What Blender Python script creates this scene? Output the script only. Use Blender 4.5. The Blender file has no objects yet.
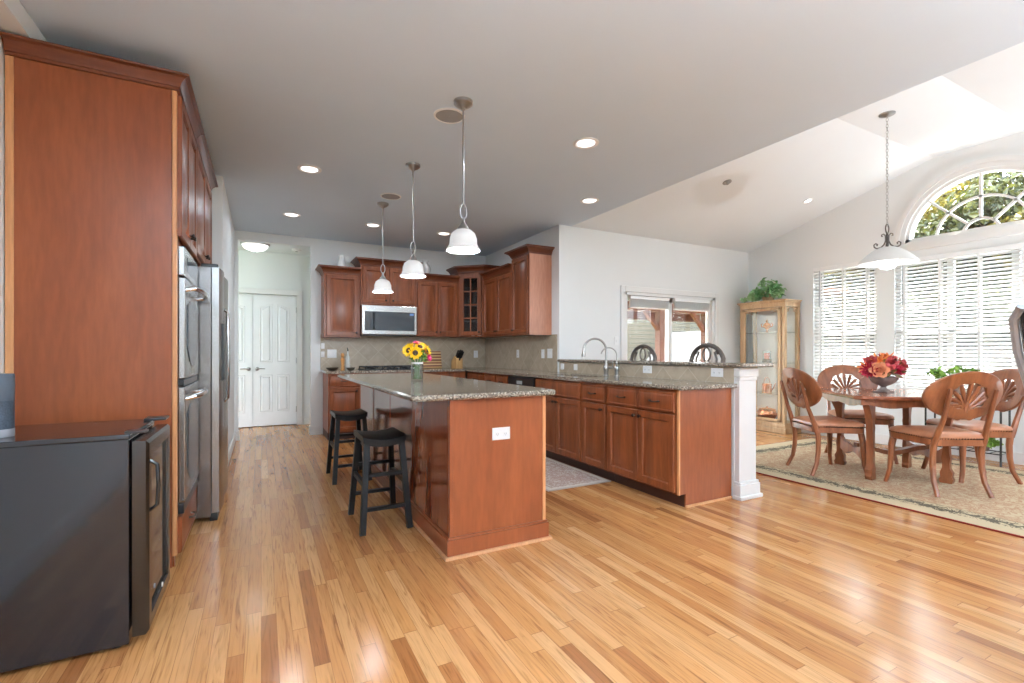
import bpy, bmesh, math, random
from mathutils import Vector, Matrix
random.seed(7)
PI = math.pi
SC = bpy.context.scene
COL = SC.collection
R = math.radians

# ------------------------------------------------------------------ camera, world, sun, exposure
cam_d = bpy.data.cameras.new('camera')
cam = bpy.data.objects.new('camera', cam_d); COL.objects.link(cam)
cam.location = (0, 0, 1.147)
cam.rotation_euler = (R(90), 0, R(-27.76))
cam_d.sensor_width = 36.0
cam_d.lens = 476.3 / 1024 * 36
cam_d.shift_y = 11.0 / 1024
cam_d.clip_start = 0.02
cam_d.clip_end = 400
SC.camera = cam

SC.view_settings.view_transform = 'Standard'
SC.view_settings.look = 'None'
SC.view_settings.gamma = 1.0
SC.view_settings.use_curve_mapping = False
SC.view_settings.exposure = -0.10
SC.cycles.use_denoising = True
SC.cycles.max_bounces = 10
SC.cycles.diffuse_bounces = 6
SC.cycles.transparent_max_bounces = 24
SC.cycles.sample_clamp_indirect = 6.0

world = bpy.data.worlds.new('sky'); SC.world = world
world.use_nodes = True
_bg = world.node_tree.nodes['Background']
_bg.inputs[0].default_value = (0.85, 0.96, 1.07, 1)
_bg.inputs[1].default_value = 19.0

sun_d = bpy.data.lights.new('sun', 'SUN'); sun_d.energy = 40.0; sun_d.angle = R(0.6); sun_d.color = (1, 0.95, 0.85)
sun = bpy.data.objects.new('sun', sun_d); COL.objects.link(sun)
sun.rotation_euler = Vector((-0.32, -0.30, -0.90)).to_track_quat('-Z', 'Y').to_euler()

CAN_W = 6.0      # watts of one recessed downlight
PEND_W = 24.0
FLUSH_W = 2.6
FILL_W = 1300.0  # watts of each added, unseen fill lamp

def lamp(name, kind, loc, energy, color=(0.90, 0.99, 1.08), size=0.1, parent=None):
    d = bpy.data.lights.new(name, kind); d.energy = energy; d.color = color
    if kind == 'AREA': d.shape = 'DISK'; d.size = size
    else: d.shadow_soft_size = size
    o = bpy.data.objects.new(name, d); COL.objects.link(o); o.location = loc
    if parent: o.parent = parent
    return o

# ------------------------------------------------------------------ materials
def new_mat(name):
    m = bpy.data.materials.new(name); m.use_nodes = True
    nt = m.node_tree
    return m, nt, nt.nodes['Principled BSDF']

def N(nt, t, **kw):
    n = nt.nodes.new(t)
    for k, v in kw.items(): setattr(n, k, v)
    return n

def coords(nt, scale=(1, 1, 1), rot=(0, 0, 0)):
    tc = N(nt, 'ShaderNodeTexCoord'); mp = N(nt, 'ShaderNodeMapping')
    mp.inputs['Scale'].default_value = scale; mp.inputs['Rotation'].default_value = rot
    nt.links.new(tc.outputs['Object'], mp.inputs['Vector'])
    return mp.outputs['Vector']

def ramp(nt, fac, stops):
    r = N(nt, 'ShaderNodeValToRGB')
    el = r.color_ramp.elements
    while len(el) < len(stops): el.new(0.5)
    for e, (p, c) in zip(el, stops): e.position = p; e.color = (*c, 1)
    nt.links.new(fac, r.inputs['Fac'])
    return r.outputs['Color']

def mix(nt, fac, a, b, mode='MIX'):
    m = N(nt, 'ShaderNodeMix', data_type='RGBA', blend_type=mode)
    for s, v in ((m.inputs[0], fac), (m.inputs[6], a), (m.inputs[7], b)):
        if hasattr(v, 'type') or hasattr(v, 'is_linked'): nt.links.new(v, s)
        elif isinstance(v, (int, float)): s.default_value = v
        else: s.default_value = (*v, 1)
    return m.outputs[2]

def math_n(nt, op, a, b=None):
    m = N(nt, 'ShaderNodeMath', operation=op)
    for i, v in enumerate((a, b)):
        if v is None: continue
        if isinstance(v, (int, float)): m.inputs[i].default_value = v
        else: nt.links.new(v, m.inputs[i])
    return m.outputs[0]

def s2l(r, g, b):
    f = lambda c: (c / 255 / 12.92) if c / 255 <= 0.04045 else ((c / 255 + 0.055) / 1.055) ** 2.4
    return (f(r), f(g), f(b))

def plain(name, c, rough=0.5, metal=0.0, var=0.06, scale=8, spec=0.5, coat=0.0):
    m, nt, p = new_mat(name)
    n = N(nt, 'ShaderNodeTexNoise'); n.inputs['Scale'].default_value = scale; n.inputs['Detail'].default_value = 3
    nt.links.new(coords(nt), n.inputs['Vector'])
    lo = tuple(x * (1 - var) for x in c); hi = tuple(min(1, x * (1 + var)) for x in c)
    nt.links.new(ramp(nt, n.outputs['Fac'], [(0.3, lo), (0.7, hi)]), p.inputs['Base Color'])
    p.inputs['Roughness'].default_value = rough; p.inputs['Metallic'].default_value = metal
    p.inputs['Specular IOR Level'].default_value = spec; p.inputs['Coat Weight'].default_value = coat
    return m

def wood(name, c1, c2, scale=(9, 9, 0.9), rough=0.32, spec=0.5, coat=0.0):
    m, nt, p = new_mat(name)
    v = coords(nt, scale)
    n = N(nt, 'ShaderNodeTexNoise'); n.inputs['Scale'].default_value = 1.6; n.inputs['Detail'].default_value = 6; n.inputs['Distortion'].default_value = 0.8
    nt.links.new(v, n.inputs['Vector'])
    n2 = N(nt, 'ShaderNodeTexNoise'); n2.inputs['Scale'].default_value = 14; n2.inputs['Detail'].default_value = 3
    nt.links.new(v, n2.inputs['Vector'])
    base = ramp(nt, n.outputs['Fac'], [(0.28, c1), (0.72, c2)])
    fine = ramp(nt, n2.outputs['Fac'], [(0.35, (0.86, 0.84, 0.82)), (0.65, (1, 1, 1))])
    nt.links.new(mix(nt, 1.0, base, fine, 'MULTIPLY'), p.inputs['Base Color'])
    p.inputs['Roughness'].default_value = rough; p.inputs['Specular IOR Level'].default_value = spec
    p.inputs['Coat Weight'].default_value = coat; p.inputs['Coat Roughness'].default_value = 0.1
    return m

def emis(name, c, s):
    m, nt, p = new_mat(name)
    p.inputs['Base Color'].default_value = (*c, 1)
    p.inputs['Emission Color'].default_value = (*c, 1); p.inputs['Emission Strength'].default_value = s
    return m

def thin_glass(name, tint=(1, 1, 1), rough=0.0, gloss=1.0):
    m = bpy.data.materials.new(name); m.use_nodes = True; nt = m.node_tree
    nt.nodes.remove(nt.nodes['Principled BSDF']); out = nt.nodes['Material Output']
    tr = N(nt, 'ShaderNodeBsdfTransparent'); tr.inputs[0].default_value = (*tint, 1)
    gl = N(nt, 'ShaderNodeBsdfGlossy'); gl.inputs['Roughness'].default_value = rough
    lw = N(nt, 'ShaderNodeLayerWeight'); fc = math_n(nt, 'ADD', 0.04, math_n(nt, 'MULTIPLY', math_n(nt, 'POWER', lw.outputs['Facing'], 5.0), 0.9))
    mx = N(nt, 'ShaderNodeMixShader')
    nt.links.new(math_n(nt, 'MULTIPLY', fc, gloss), mx.inputs[0]); nt.links.new(tr.outputs[0], mx.inputs[1]); nt.links.new(gl.outputs[0], mx.inputs[2])
    nt.links.new(mx.outputs[0], out.inputs[0])
    return m

def floor_mat():
    m, nt, p = new_mat('oak_strip_floor')
    tc = N(nt, 'ShaderNodeTexCoord'); sp = N(nt, 'ShaderNodeSeparateXYZ'); nt.links.new(tc.outputs['Object'], sp.inputs[0])
    X, Y = sp.outputs[0], sp.outputs[1]
    wdt, ln = 0.057, 0.85
    xs = math_n(nt, 'DIVIDE', X, wdt); row = math_n(nt, 'FLOOR', xs)
    wn = N(nt, 'ShaderNodeTexWhiteNoise', noise_dimensions='1D'); nt.links.new(row, wn.inputs['W'])
    ys = math_n(nt, 'ADD', math_n(nt, 'DIVIDE', Y, ln), math_n(nt, 'MULTIPLY', wn.outputs['Value'], 7.3))
    pl = math_n(nt, 'FLOOR', ys)
    cb = N(nt, 'ShaderNodeCombineXYZ'); nt.links.new(row, cb.inputs[0]); nt.links.new(pl, cb.inputs[1])
    w2 = N(nt, 'ShaderNodeTexWhiteNoise', noise_dimensions='2D'); nt.links.new(cb.outputs[0], w2.inputs['Vector'])
    tone = ramp(nt, w2.outputs['Value'], [(0.0, s2l(142, 90, 52)), (0.05, s2l(168, 113, 67)), (0.5, s2l(184, 130, 80)), (0.85, s2l(194, 143, 93)), (1.0, s2l(203, 156, 109))])
    # grain, shifted per plank
    off = N(nt, 'ShaderNodeVectorMath', operation='SCALE'); nt.links.new(w2.outputs['Color'], off.inputs[0]); off.inputs['Scale'].default_value = 40
    ad = N(nt, 'ShaderNodeVectorMath', operation='ADD'); nt.links.new(tc.outputs['Object'], ad.inputs[0]); nt.links.new(off.outputs[0], ad.inputs[1])
    mp = N(nt, 'ShaderNodeMapping'); mp.inputs['Scale'].default_value = (26, 1.3, 1); nt.links.new(ad.outputs[0], mp.inputs[0])
    g = N(nt, 'ShaderNodeTexNoise'); g.inputs['Scale'].default_value = 2.2; g.inputs['Detail'].default_value = 7; g.inputs['Distortion'].default_value = 1.6
    nt.links.new(mp.outputs[0], g.inputs['Vector'])
    gc = ramp(nt, g.outputs['Fac'], [(0.28, (0.50, 0.41, 0.33)), (0.42, (0.88, 0.84, 0.79)), (0.52, (1.0, 0.98, 0.95)), (0.72, (1.10, 1.08, 1.04))])
    c = mix(nt, 1.0, tone, gc, 'MULTIPLY')
    # seams
    fx = math_n(nt, 'FRACT', xs); fy = math_n(nt, 'FRACT', ys)
    ex = math_n(nt, 'LESS_THAN', math_n(nt, 'MINIMUM', fx, math_n(nt, 'SUBTRACT', 1.0, fx)), 0.014)
    ey = math_n(nt, 'LESS_THAN', math_n(nt, 'MINIMUM', fy, math_n(nt, 'SUBTRACT', 1.0, fy)), 0.0018)
    seam = math_n(nt, 'MAXIMUM', ex, ey)
    c = mix(nt, math_n(nt, 'MULTIPLY', seam, 0.7), c, s2l(110, 66, 34))
    nt.links.new(c, p.inputs['Base Color'])
    p.inputs['Roughness'].default_value = 0.16
    p.inputs['Specular IOR Level'].default_value = 0.42
    b = N(nt, 'ShaderNodeBump'); b.inputs['Strength'].default_value = 0.09; b.inputs['Distance'].default_value = 0.002
    nw = N(nt, 'ShaderNodeTexNoise'); nw.inputs['Scale'].default_value = 5; nt.links.new(mp.outputs[0], nw.inputs['Vector'])
    nt.links.new(mix(nt, seam, nw.outputs['Fac'], (0, 0, 0)), b.inputs['Height']); nt.links.new(b.outputs[0], p.inputs['Normal'])
    return m

def granite():
    m, nt, p = new_mat('speckled_granite')
    v = coords(nt)
    a = N(nt, 'ShaderNodeTexNoise'); a.inputs['Scale'].default_value = 90; a.inputs['Detail'].default_value = 5; nt.links.new(v, a.inputs['Vector'])
    b = N(nt, 'ShaderNodeTexVoronoi'); b.inputs['Scale'].default_value = 150; nt.links.new(v, b.inputs['Vector'])
    base = ramp(nt, a.outputs['Fac'], [(0.34, s2l(62, 54, 48)), (0.46, s2l(118, 107, 96)), (0.56, s2l(150, 138, 124)), (0.68, s2l(194, 184, 170))])
    sp = ramp(nt, b.outputs['Color'], [(0.15, (0.35, 0.33, 0.3)), (0.35, (1, 1, 1)), (0.9, (1.15, 1.12, 1.05))])
    nt.links.new(mix(nt, 0.8, base, sp, 'MULTIPLY'), p.inputs['Base Color'])
    p.inputs['Roughness'].default_value = 0.09; p.inputs['Specular IOR Level'].default_value = 0.6
    return m

def tile_mat():
    m, nt, p = new_mat('diagonal_stone_tile')
    tc = N(nt, 'ShaderNodeTexCoord'); sp = N(nt, 'ShaderNodeSeparateXYZ'); nt.links.new(tc.outputs['Object'], sp.inputs[0])
    u = math_n(nt, 'ADD', sp.outputs[0], sp.outputs[1]); z = sp.outputs[2]
    k = 0.7071 / 0.205
    a = math_n(nt, 'MULTIPLY', math_n(nt, 'ADD', u, z), k); b = math_n(nt, 'MULTIPLY', math_n(nt, 'SUBTRACT', u, z), k)
    fa = math_n(nt, 'FRACT', a); fb = math_n(nt, 'FRACT', b)
    da = math_n(nt, 'MINIMUM', fa, math_n(nt, 'SUBTRACT', 1.0, fa)); db = math_n(nt, 'MINIMUM', fb, math_n(nt, 'SUBTRACT', 1.0, fb))
    gr = math_n(nt, 'LESS_THAN', math_n(nt, 'MINIMUM', da, db), 0.011)
    cb = N(nt, 'ShaderNodeCombineXYZ'); nt.links.new(math_n(nt, 'FLOOR', a), cb.inputs[0]); nt.links.new(math_n(nt, 'FLOOR', b), cb.inputs[1])
    wn = N(nt, 'ShaderNodeTexWhiteNoise', noise_dimensions='2D'); nt.links.new(cb.outputs[0], wn.inputs['Vector'])
    n = N(nt, 'ShaderNodeTexNoise'); n.inputs['Scale'].default_value = 12; n.inputs['Detail'].default_value = 5; nt.links.new(tc.outputs['Object'], n.inputs['Vector'])
    c = ramp(nt, wn.outputs['Value'], [(0.0, s2l(166, 150, 128)), (1.0, s2l(184, 168, 146))])
    c = mix(nt, 0.5, c, ramp(nt, n.outputs['Fac'], [(0.3, s2l(160, 144, 122)), (0.7, s2l(190, 175, 154))]))
    c = mix(nt, gr, c, s2l(196, 184, 163))
    nt.links.new(c, p.inputs['Base Color']); p.inputs['Roughness'].default_value = 0.35
    return m

def rug_mat(name, hx, hy, field, fig, border, dark, edge, bw=0.3, sc=9.0):
    m, nt, p = new_mat(name)
    tc = N(nt, 'ShaderNodeTexCoord'); sp = N(nt, 'ShaderNodeSeparateXYZ'); nt.links.new(tc.outputs['Object'], sp.inputs[0])
    ax = math_n(nt, 'SUBTRACT', hx, math_n(nt, 'ABSOLUTE', sp.outputs[0])); ay = math_n(nt, 'SUBTRACT', hy, math_n(nt, 'ABSOLUTE', sp.outputs[1]))
    d = math_n(nt, 'MINIMUM', ax, ay)
    n = N(nt, 'ShaderNodeTexNoise'); n.inputs['Scale'].default_value = sc; n.inputs['Detail'].default_value = 6; n.inputs['Roughness'].default_value = 0.7; n.inputs['Distortion'].default_value = 1.2
    nt.links.new(tc.outputs['Object'], n.inputs['Vector'])
    n2 = N(nt, 'ShaderNodeTexNoise'); n2.inputs['Scale'].default_value = sc * 2.3; n2.inputs['Detail'].default_value = 4; n2.inputs['Distortion'].default_value = 2.5
    nt.links.new(tc.outputs['Object'], n2.inputs['Vector'])
    f = mix(nt, math_n(nt, 'MULTIPLY', math_n(nt, 'LESS_THAN', math_n(nt, 'ABSOLUTE', math_n(nt, 'SUBTRACT', n.outputs['Fac'], 0.5)), 0.045), 0.8), field, fig)
    f = mix(nt, math_n(nt, 'MULTIPLY', math_n(nt, 'GREATER_THAN', n2.outputs['Fac'], 0.60), 0.6), f, border)
    dd = math_n(nt, 'ADD', d, math_n(nt, 'MULTIPLY', math_n(nt, 'SUBTRACT', n.outputs['Fac'], 0.5), bw * 1.1))
    vine = math_n(nt, 'LESS_THAN', math_n(nt, 'ABSOLUTE', math_n(nt, 'SUBTRACT', dd, bw * .72)), bw * .10)
    near = math_n(nt, 'LESS_THAN', math_n(nt, 'ABSOLUTE', math_n(nt, 'SUBTRACT', d, bw * .72)), bw * .24)
    leafy = math_n(nt, 'MULTIPLY', near, math_n(nt, 'GREATER_THAN', n2.outputs['Fac'], 0.55))
    bd = mix(nt, math_n(nt, 'MULTIPLY', math_n(nt, 'MAXIMUM', math_n(nt, 'MULTIPLY', vine, near), leafy), 0.85), border, dark)
    c = mix(nt, math_n(nt, 'LESS_THAN', d, bw), f, bd)
    line = math_n(nt, 'LESS_THAN', math_n(nt, 'ABSOLUTE', math_n(nt, 'SUBTRACT', d, bw)), 0.006)
    c = mix(nt, math_n(nt, 'MULTIPLY', line, 0.5), c, dark)
    c = mix(nt, math_n(nt, 'LESS_THAN', d, 0.014), c, edge)
    nt.links.new(c, p.inputs['Base Color']); p.inputs['Roughness'].default_value = 0.95; p.inputs['Specular IOR Level'].default_value = 0.1
    b = N(nt, 'ShaderNodeBump'); b.inputs['Strength'].default_value = 0.5; b.inputs['Distance'].default_value = 0.004
    n3 = N(nt, 'ShaderNodeTexNoise'); n3.inputs['Scale'].default_value = 180; nt.links.new(tc.outputs['Object'], n3.inputs['Vector'])
    nt.links.new(n3.outputs['Fac'], b.inputs['Height']); nt.links.new(b.outputs[0], p.inputs['Normal'])
    return m

def striped(name, cols, axis=2, step=0.02, rough=0.45):
    m, nt, p = new_mat(name)
    tc = N(nt, 'ShaderNodeTexCoord'); sp = N(nt, 'ShaderNodeSeparateXYZ'); nt.links.new(tc.outputs['Object'], sp.inputs[0])
    f = math_n(nt, 'FRACT', math_n(nt, 'DIVIDE', sp.outputs[axis], step * len(cols)))
    r = N(nt, 'ShaderNodeValToRGB'); r.color_ramp.interpolation = 'CONSTANT'
    el = r.color_ramp.elements
    while len(el) < len(cols): el.new(0.5)
    for i, (e, c) in enumerate(zip(el, cols)): e.position = i / len(cols); e.color = (*c, 1)
    nt.links.new(f, r.inputs['Fac']); nt.links.new(r.outputs['Color'], p.inputs['Base Color']); p.inputs['Roughness'].default_value = rough
    return m

def steel(name, c=(0.55, 0.55, 0.56), rough=0.28, axis=(1, 1, 60)):
    m, nt, p = new_mat(name)
    n = N(nt, 'ShaderNodeTexNoise'); n.inputs['Scale'].default_value = 3; n.inputs['Detail'].default_value = 4
    nt.links.new(coords(nt, axis), n.inputs['Vector'])
    nt.links.new(ramp(nt, n.outputs['Fac'], [(0.3, tuple(x * .93 for x in c)), (0.7, tuple(x * 1.05 for x in c))]), p.inputs['Base Color'])
    p.inputs['Metallic'].default_value = 1; p.inputs['Roughness'].default_value = rough
    return m

def leaf_mat(name, c1, c2, trans=0.35):
    m = bpy.data.materials.new(name); m.use_nodes = True; nt = m.node_tree
    p = nt.nodes['Principled BSDF']; out = nt.nodes['Material Output']
    n = N(nt, 'ShaderNodeTexNoise'); n.inputs['Scale'].default_value = 3.5; n.inputs['Detail'].default_value = 4
    nt.links.new(coords(nt), n.inputs['Vector'])
    c = ramp(nt, n.outputs['Fac'], [(0.35, c1), (0.65, c2)])
    nt.links.new(c, p.inputs['Base Color']); p.inputs['Roughness'].default_value = 0.45
    t = N(nt, 'ShaderNodeBsdfTranslucent'); nt.links.new(c, t.inputs[0])
    mx = N(nt, 'ShaderNodeMixShader'); mx.inputs[0].default_value = trans
    nt.links.new(p.outputs[0], mx.inputs[1]); nt.links.new(t.outputs[0], mx.inputs[2]); nt.links.new(mx.outputs[0], out.inputs[0])
    return m

def translucent_white(name, c, t=0.3, em=0.0):
    m = bpy.data.materials.new(name); m.use_nodes = True; nt = m.node_tree
    p = nt.nodes['Principled BSDF']; out = nt.nodes['Material Output']
    n = N(nt, 'ShaderNodeTexNoise'); n.inputs['Scale'].default_value = 5; nt.links.new(coords(nt), n.inputs['Vector'])
    nt.links.new(ramp(nt, n.outputs['Fac'], [(0.3, tuple(x * .97 for x in c)), (0.7, c)]), p.inputs['Base Color']); p.inputs['Roughness'].default_value = 0.4
    if em: p.inputs['Emission Color'].default_value = (1, 0.97, 0.93, 1); p.inputs['Emission Strength'].default_value = em
    tr = N(nt, 'ShaderNodeBsdfTranslucent'); tr.inputs[0].default_value = (*c, 1)
    mx = N(nt, 'ShaderNodeMixShader'); mx.inputs[0].default_value = t
    nt.links.new(p.outputs[0], mx.inputs[1]); nt.links.new(tr.outputs[0], mx.inputs[2]); nt.links.new(mx.outputs[0], out.inputs[0])
    return m

M = {}
M['wall'] = plain('wall_paint', (0.77, 0.785, 0.785), 0.75, var=0.01, scale=2, spec=0.2)
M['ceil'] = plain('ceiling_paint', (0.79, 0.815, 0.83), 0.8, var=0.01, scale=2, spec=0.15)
M['ceil_k'] = plain('bounce_offset_ceiling_paint', (0.65, 0.745, 0.845), 0.8, var=0.01, scale=2, spec=0.15)  # tinted blue to offset the warm light bounced off the floor
M['trim'] = plain('white_trim_paint', (0.74, 0.735, 0.725), 0.35, var=0.01)
M['door'] = plain('white_door_paint', (0.80, 0.81, 0.82), 0.4, var=0.01)
M['floor'] = floor_mat()
M['granite'] = granite()
M['tile'] = tile_mat()
M['cherry'] = wood('cherry_cabinet', s2l(104, 53, 28), s2l(142, 78, 43), rough=0.34, spec=0.35)
M['gloss_panel'] = wood('glossy_cherry_side', s2l(122, 62, 36), s2l(142, 76, 46), scale=(3, 3, 0.5), rough=0.12, spec=0.5)
M['crown'] = wood('cherry_crown_painted_shade', s2l(92, 46, 26), s2l(120, 64, 38), scale=(1, 1, 9), rough=0.34, spec=0.35)  # cherry darkened: shading of the crowns put into the colour
M['panel'] = wood('cherry_end_panel', s2l(124, 64, 36), s2l(144, 79, 46), scale=(3, 3, 0.5), rough=0.28, spec=0.35)
M['sheen_panel'] = wood('cherry_panel_window_sheen', s2l(176, 118, 92), s2l(192, 136, 110), scale=(3, 3, 0.5), rough=0.3)  # panel wood lightened: window sheen put into the colour
M['maple'] = wood('pale_maple_edge', s2l(192, 132, 84), s2l(208, 150, 100), rough=0.4)
M['shoe'] = wood('oak_shoe_moulding', s2l(196, 140, 98), s2l(212, 160, 116), rough=0.4)
M['toe'] = plain('dark_toe_kick', s2l(60, 32, 24), 0.5)
M['bronze'] = plain('dark_bronze', s2l(52, 44, 40), 0.35, metal=0.8)
M['steel'] = steel('brushed_stainless', (0.40, 0.395, 0.385), 0.26)
M['steel_side'] = steel('stainless_side', (0.22, 0.205, 0.195), 0.26, (60, 1, 1))
M['chrome'] = steel('polished_chrome', (0.75, 0.75, 0.76), 0.12)
M['dark_steel'] = steel('dark_stainless', (0.07, 0.068, 0.066), 0.22)
M['nickel'] = steel('brushed_nickel', (0.42, 0.41, 0.40), 0.28)
M['black_glass'] = plain('black_glass', (0.02, 0.022, 0.025), 0.05, spec=0.6, var=0.02)
M['grey_glass'] = plain('grey_oven_glass', (0.035, 0.042, 0.05), 0.06, spec=0.5, var=0.02)
M['black'] = plain('black_plastic', (0.012, 0.012, 0.013), 0.3, var=0.1)
M['gloss_black'] = plain('gloss_black_enamel', (0.010, 0.010, 0.012), 0.09, spec=0.6, var=0.02)
M['stool'] = plain('black_stool_paint', (0.006, 0.005, 0.005), 0.4, var=0.2, spec=0.18)
M['iron'] = plain('black_iron', (0.03, 0.028, 0.028), 0.45, metal=0.5)
M['grey_iron'] = plain('grey_wrought_iron', s2l(92, 84, 80), 0.4, metal=0.5)
M['white'] = plain('white_plastic', (0.82, 0.82, 0.82), 0.35, var=0.01)
M['slot'] = plain('grey_plastic_slot', (0.25, 0.25, 0.26), 0.5)
M['ceramic'] = plain('white_ceramic', (0.78, 0.78, 0.76), 0.2, var=0.02)
M['shade'] = translucent_white('white_glass_shade', (0.86, 0.86, 0.86), 0.35, 0.12)
M['dshade'] = translucent_white('white_alabaster_shade', (0.80, 0.80, 0.79), 0.15, 0.0)
M['bulb'] = emis('lit_bulb', (1, 0.97, 0.92), 5.0)
M['can_lens'] = emis('lit_downlight_lens', (1, 0.98, 0.95), 3.0)
M['slat'] = translucent_white('white_blind_slat', (0.88, 0.88, 0.88), 0.45)
M['glass'] = thin_glass('window_glass', (0.97, 0.985, 0.98))
M['shelf_glass'] = thin_glass('glass_shelf', (0.86, 0.92, 0.90), gloss=1.5)
M['dark_pane'] = thin_glass('cabinet_door_glass', (0.55, 0.56, 0.58))
M['clear'] = thin_glass('clear_vase_glass', (0.93, 0.95, 0.95), gloss=3.0)
M['dine'] = wood('carved_cherry_furniture', s2l(108, 58, 33), s2l(160, 96, 58), scale=(6, 6, 1.2), rough=0.28)
M['table_top'] = wood('polished_tabletop', s2l(120, 66, 46), s2l(166, 98, 70), scale=(1.2, 9, 9), rough=0.12, spec=0.6)
M['leather'] = plain('brown_leather', s2l(172, 114, 82), 0.36, var=0.12, scale=14)
M['nail'] = plain('dark_nailhead', s2l(66, 50, 42), 0.3, metal=0.9)
M['curio'] = wood('pickled_oak_curio', s2l(166, 130, 92), s2l(204, 172, 134), rough=0.45)
M['copper'] = plain('copper', s2l(216, 138, 98), 0.18, metal=1.0, var=0.08)
M['amber'] = plain('amber_glass', s2l(206, 124, 40), 0.12, var=0.3, spec=0.8)
M['candle'] = plain('coral_candle', s2l(226, 108, 84), 0.5)
M['urn'] = plain('grey_stone_urn', s2l(128, 112, 104), 0.6, var=0.18, scale=20)
M['leaf'] = leaf_mat('ivy_leaf', s2l(76, 132, 72), s2l(180, 214, 160), 0.15)
M['leaf2'] = leaf_mat('pothos_leaf', s2l(70, 110, 30), s2l(150, 184, 80), 0.2)
M['stem'] = plain('green_stem', s2l(76, 120, 52), 0.5)
M['sun_petal'] = plain('sunflower_petal', s2l(248, 196, 24), 0.5, var=0.15)
M['sun_disc'] = plain('sunflower_disc', s2l(58, 34, 20), 0.8)
M['pink'] = plain('magenta_petal', s2l(214, 42, 104), 0.5, var=0.15)
M['peach'] = plain('peach_petal', s2l(240, 170, 130), 0.6, var=0.12)
M['red'] = plain('crimson_petal', s2l(172, 28, 54), 0.6, var=0.2)
M['orange'] = plain('orange_petal', s2l(228, 130, 64), 0.6, var=0.15)
M['rose'] = plain('dusty_rose_petal', s2l(196, 84, 84), 0.6, var=0.2)
M['autumn'] = leaf_mat('autumn_leaf', s2l(110, 76, 48), s2l(158, 136, 66), 0.15)
M['board'] = striped('striped_cutting_board', [s2l(206, 164, 112), s2l(112, 62, 38), s2l(216, 178, 128), s2l(140, 84, 50)], 2, 0.022)
M['light_wood'] = wood('beech_wood', s2l(196, 148, 92), s2l(216, 172, 116), rough=0.5)
M['mill'] = wood('pepper_mill_wood', s2l(180, 120, 62), s2l(206, 148, 86), rough=0.35)
M['bowl'] = plain('dark_olive_bowl', s2l(58, 50, 38), 0.35)
M['speaker'] = plain('dark_grey_speaker_cloth', s2l(70, 76, 84), 0.6, metal=0.3)
M['grille'] = plain('grey_speaker_grille', (0.30, 0.30, 0.30), 0.7)
M['lead'] = plain('screen_rim_grey', s2l(150, 150, 154), 0.4, metal=0.3)
M['screen'] = plain('dark_brown_screen', s2l(62, 50, 50), 0.15, var=0.15)
M['grass'] = plain('mown_lawn', s2l(84, 110, 48), 0.9, var=0.3, scale=3)
M['deck'] = wood('weathered_deck', s2l(128, 92, 66), s2l(160, 120, 90), rough=0.7)
M['pergola'] = wood('stained_pergola', s2l(84, 42, 24), s2l(108, 58, 36), rough=0.6)
M['siding'] = striped('beige_lap_siding', [s2l(82, 72, 58)] * 5 + [s2l(38, 34, 29)], 2, 0.028, 0.7)
M['siding_w'] = striped('white_lap_siding', [s2l(86, 86, 85)] * 5 + [s2l(48, 48, 48)], 2, 0.05, 0.7)
M['roof'] = plain('grey_shingle', s2l(110, 104, 100), 0.9, var=0.2, scale=20)
M['bark'] = plain('bark', s2l(82, 66, 50), 0.9, var=0.3, scale=10)
M['tree_a'] = leaf_mat('tree_leaf_yellow', s2l(70, 66, 20), s2l(124, 108, 36), 0.35)
M['tree_b'] = leaf_mat('tree_leaf_green', s2l(34, 40, 16), s2l(82, 82, 32), 0.3)
M['tree_c'] = leaf_mat('tree_leaf_dark', s2l(24, 28, 16), s2l(48, 52, 28), 0.3)

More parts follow.
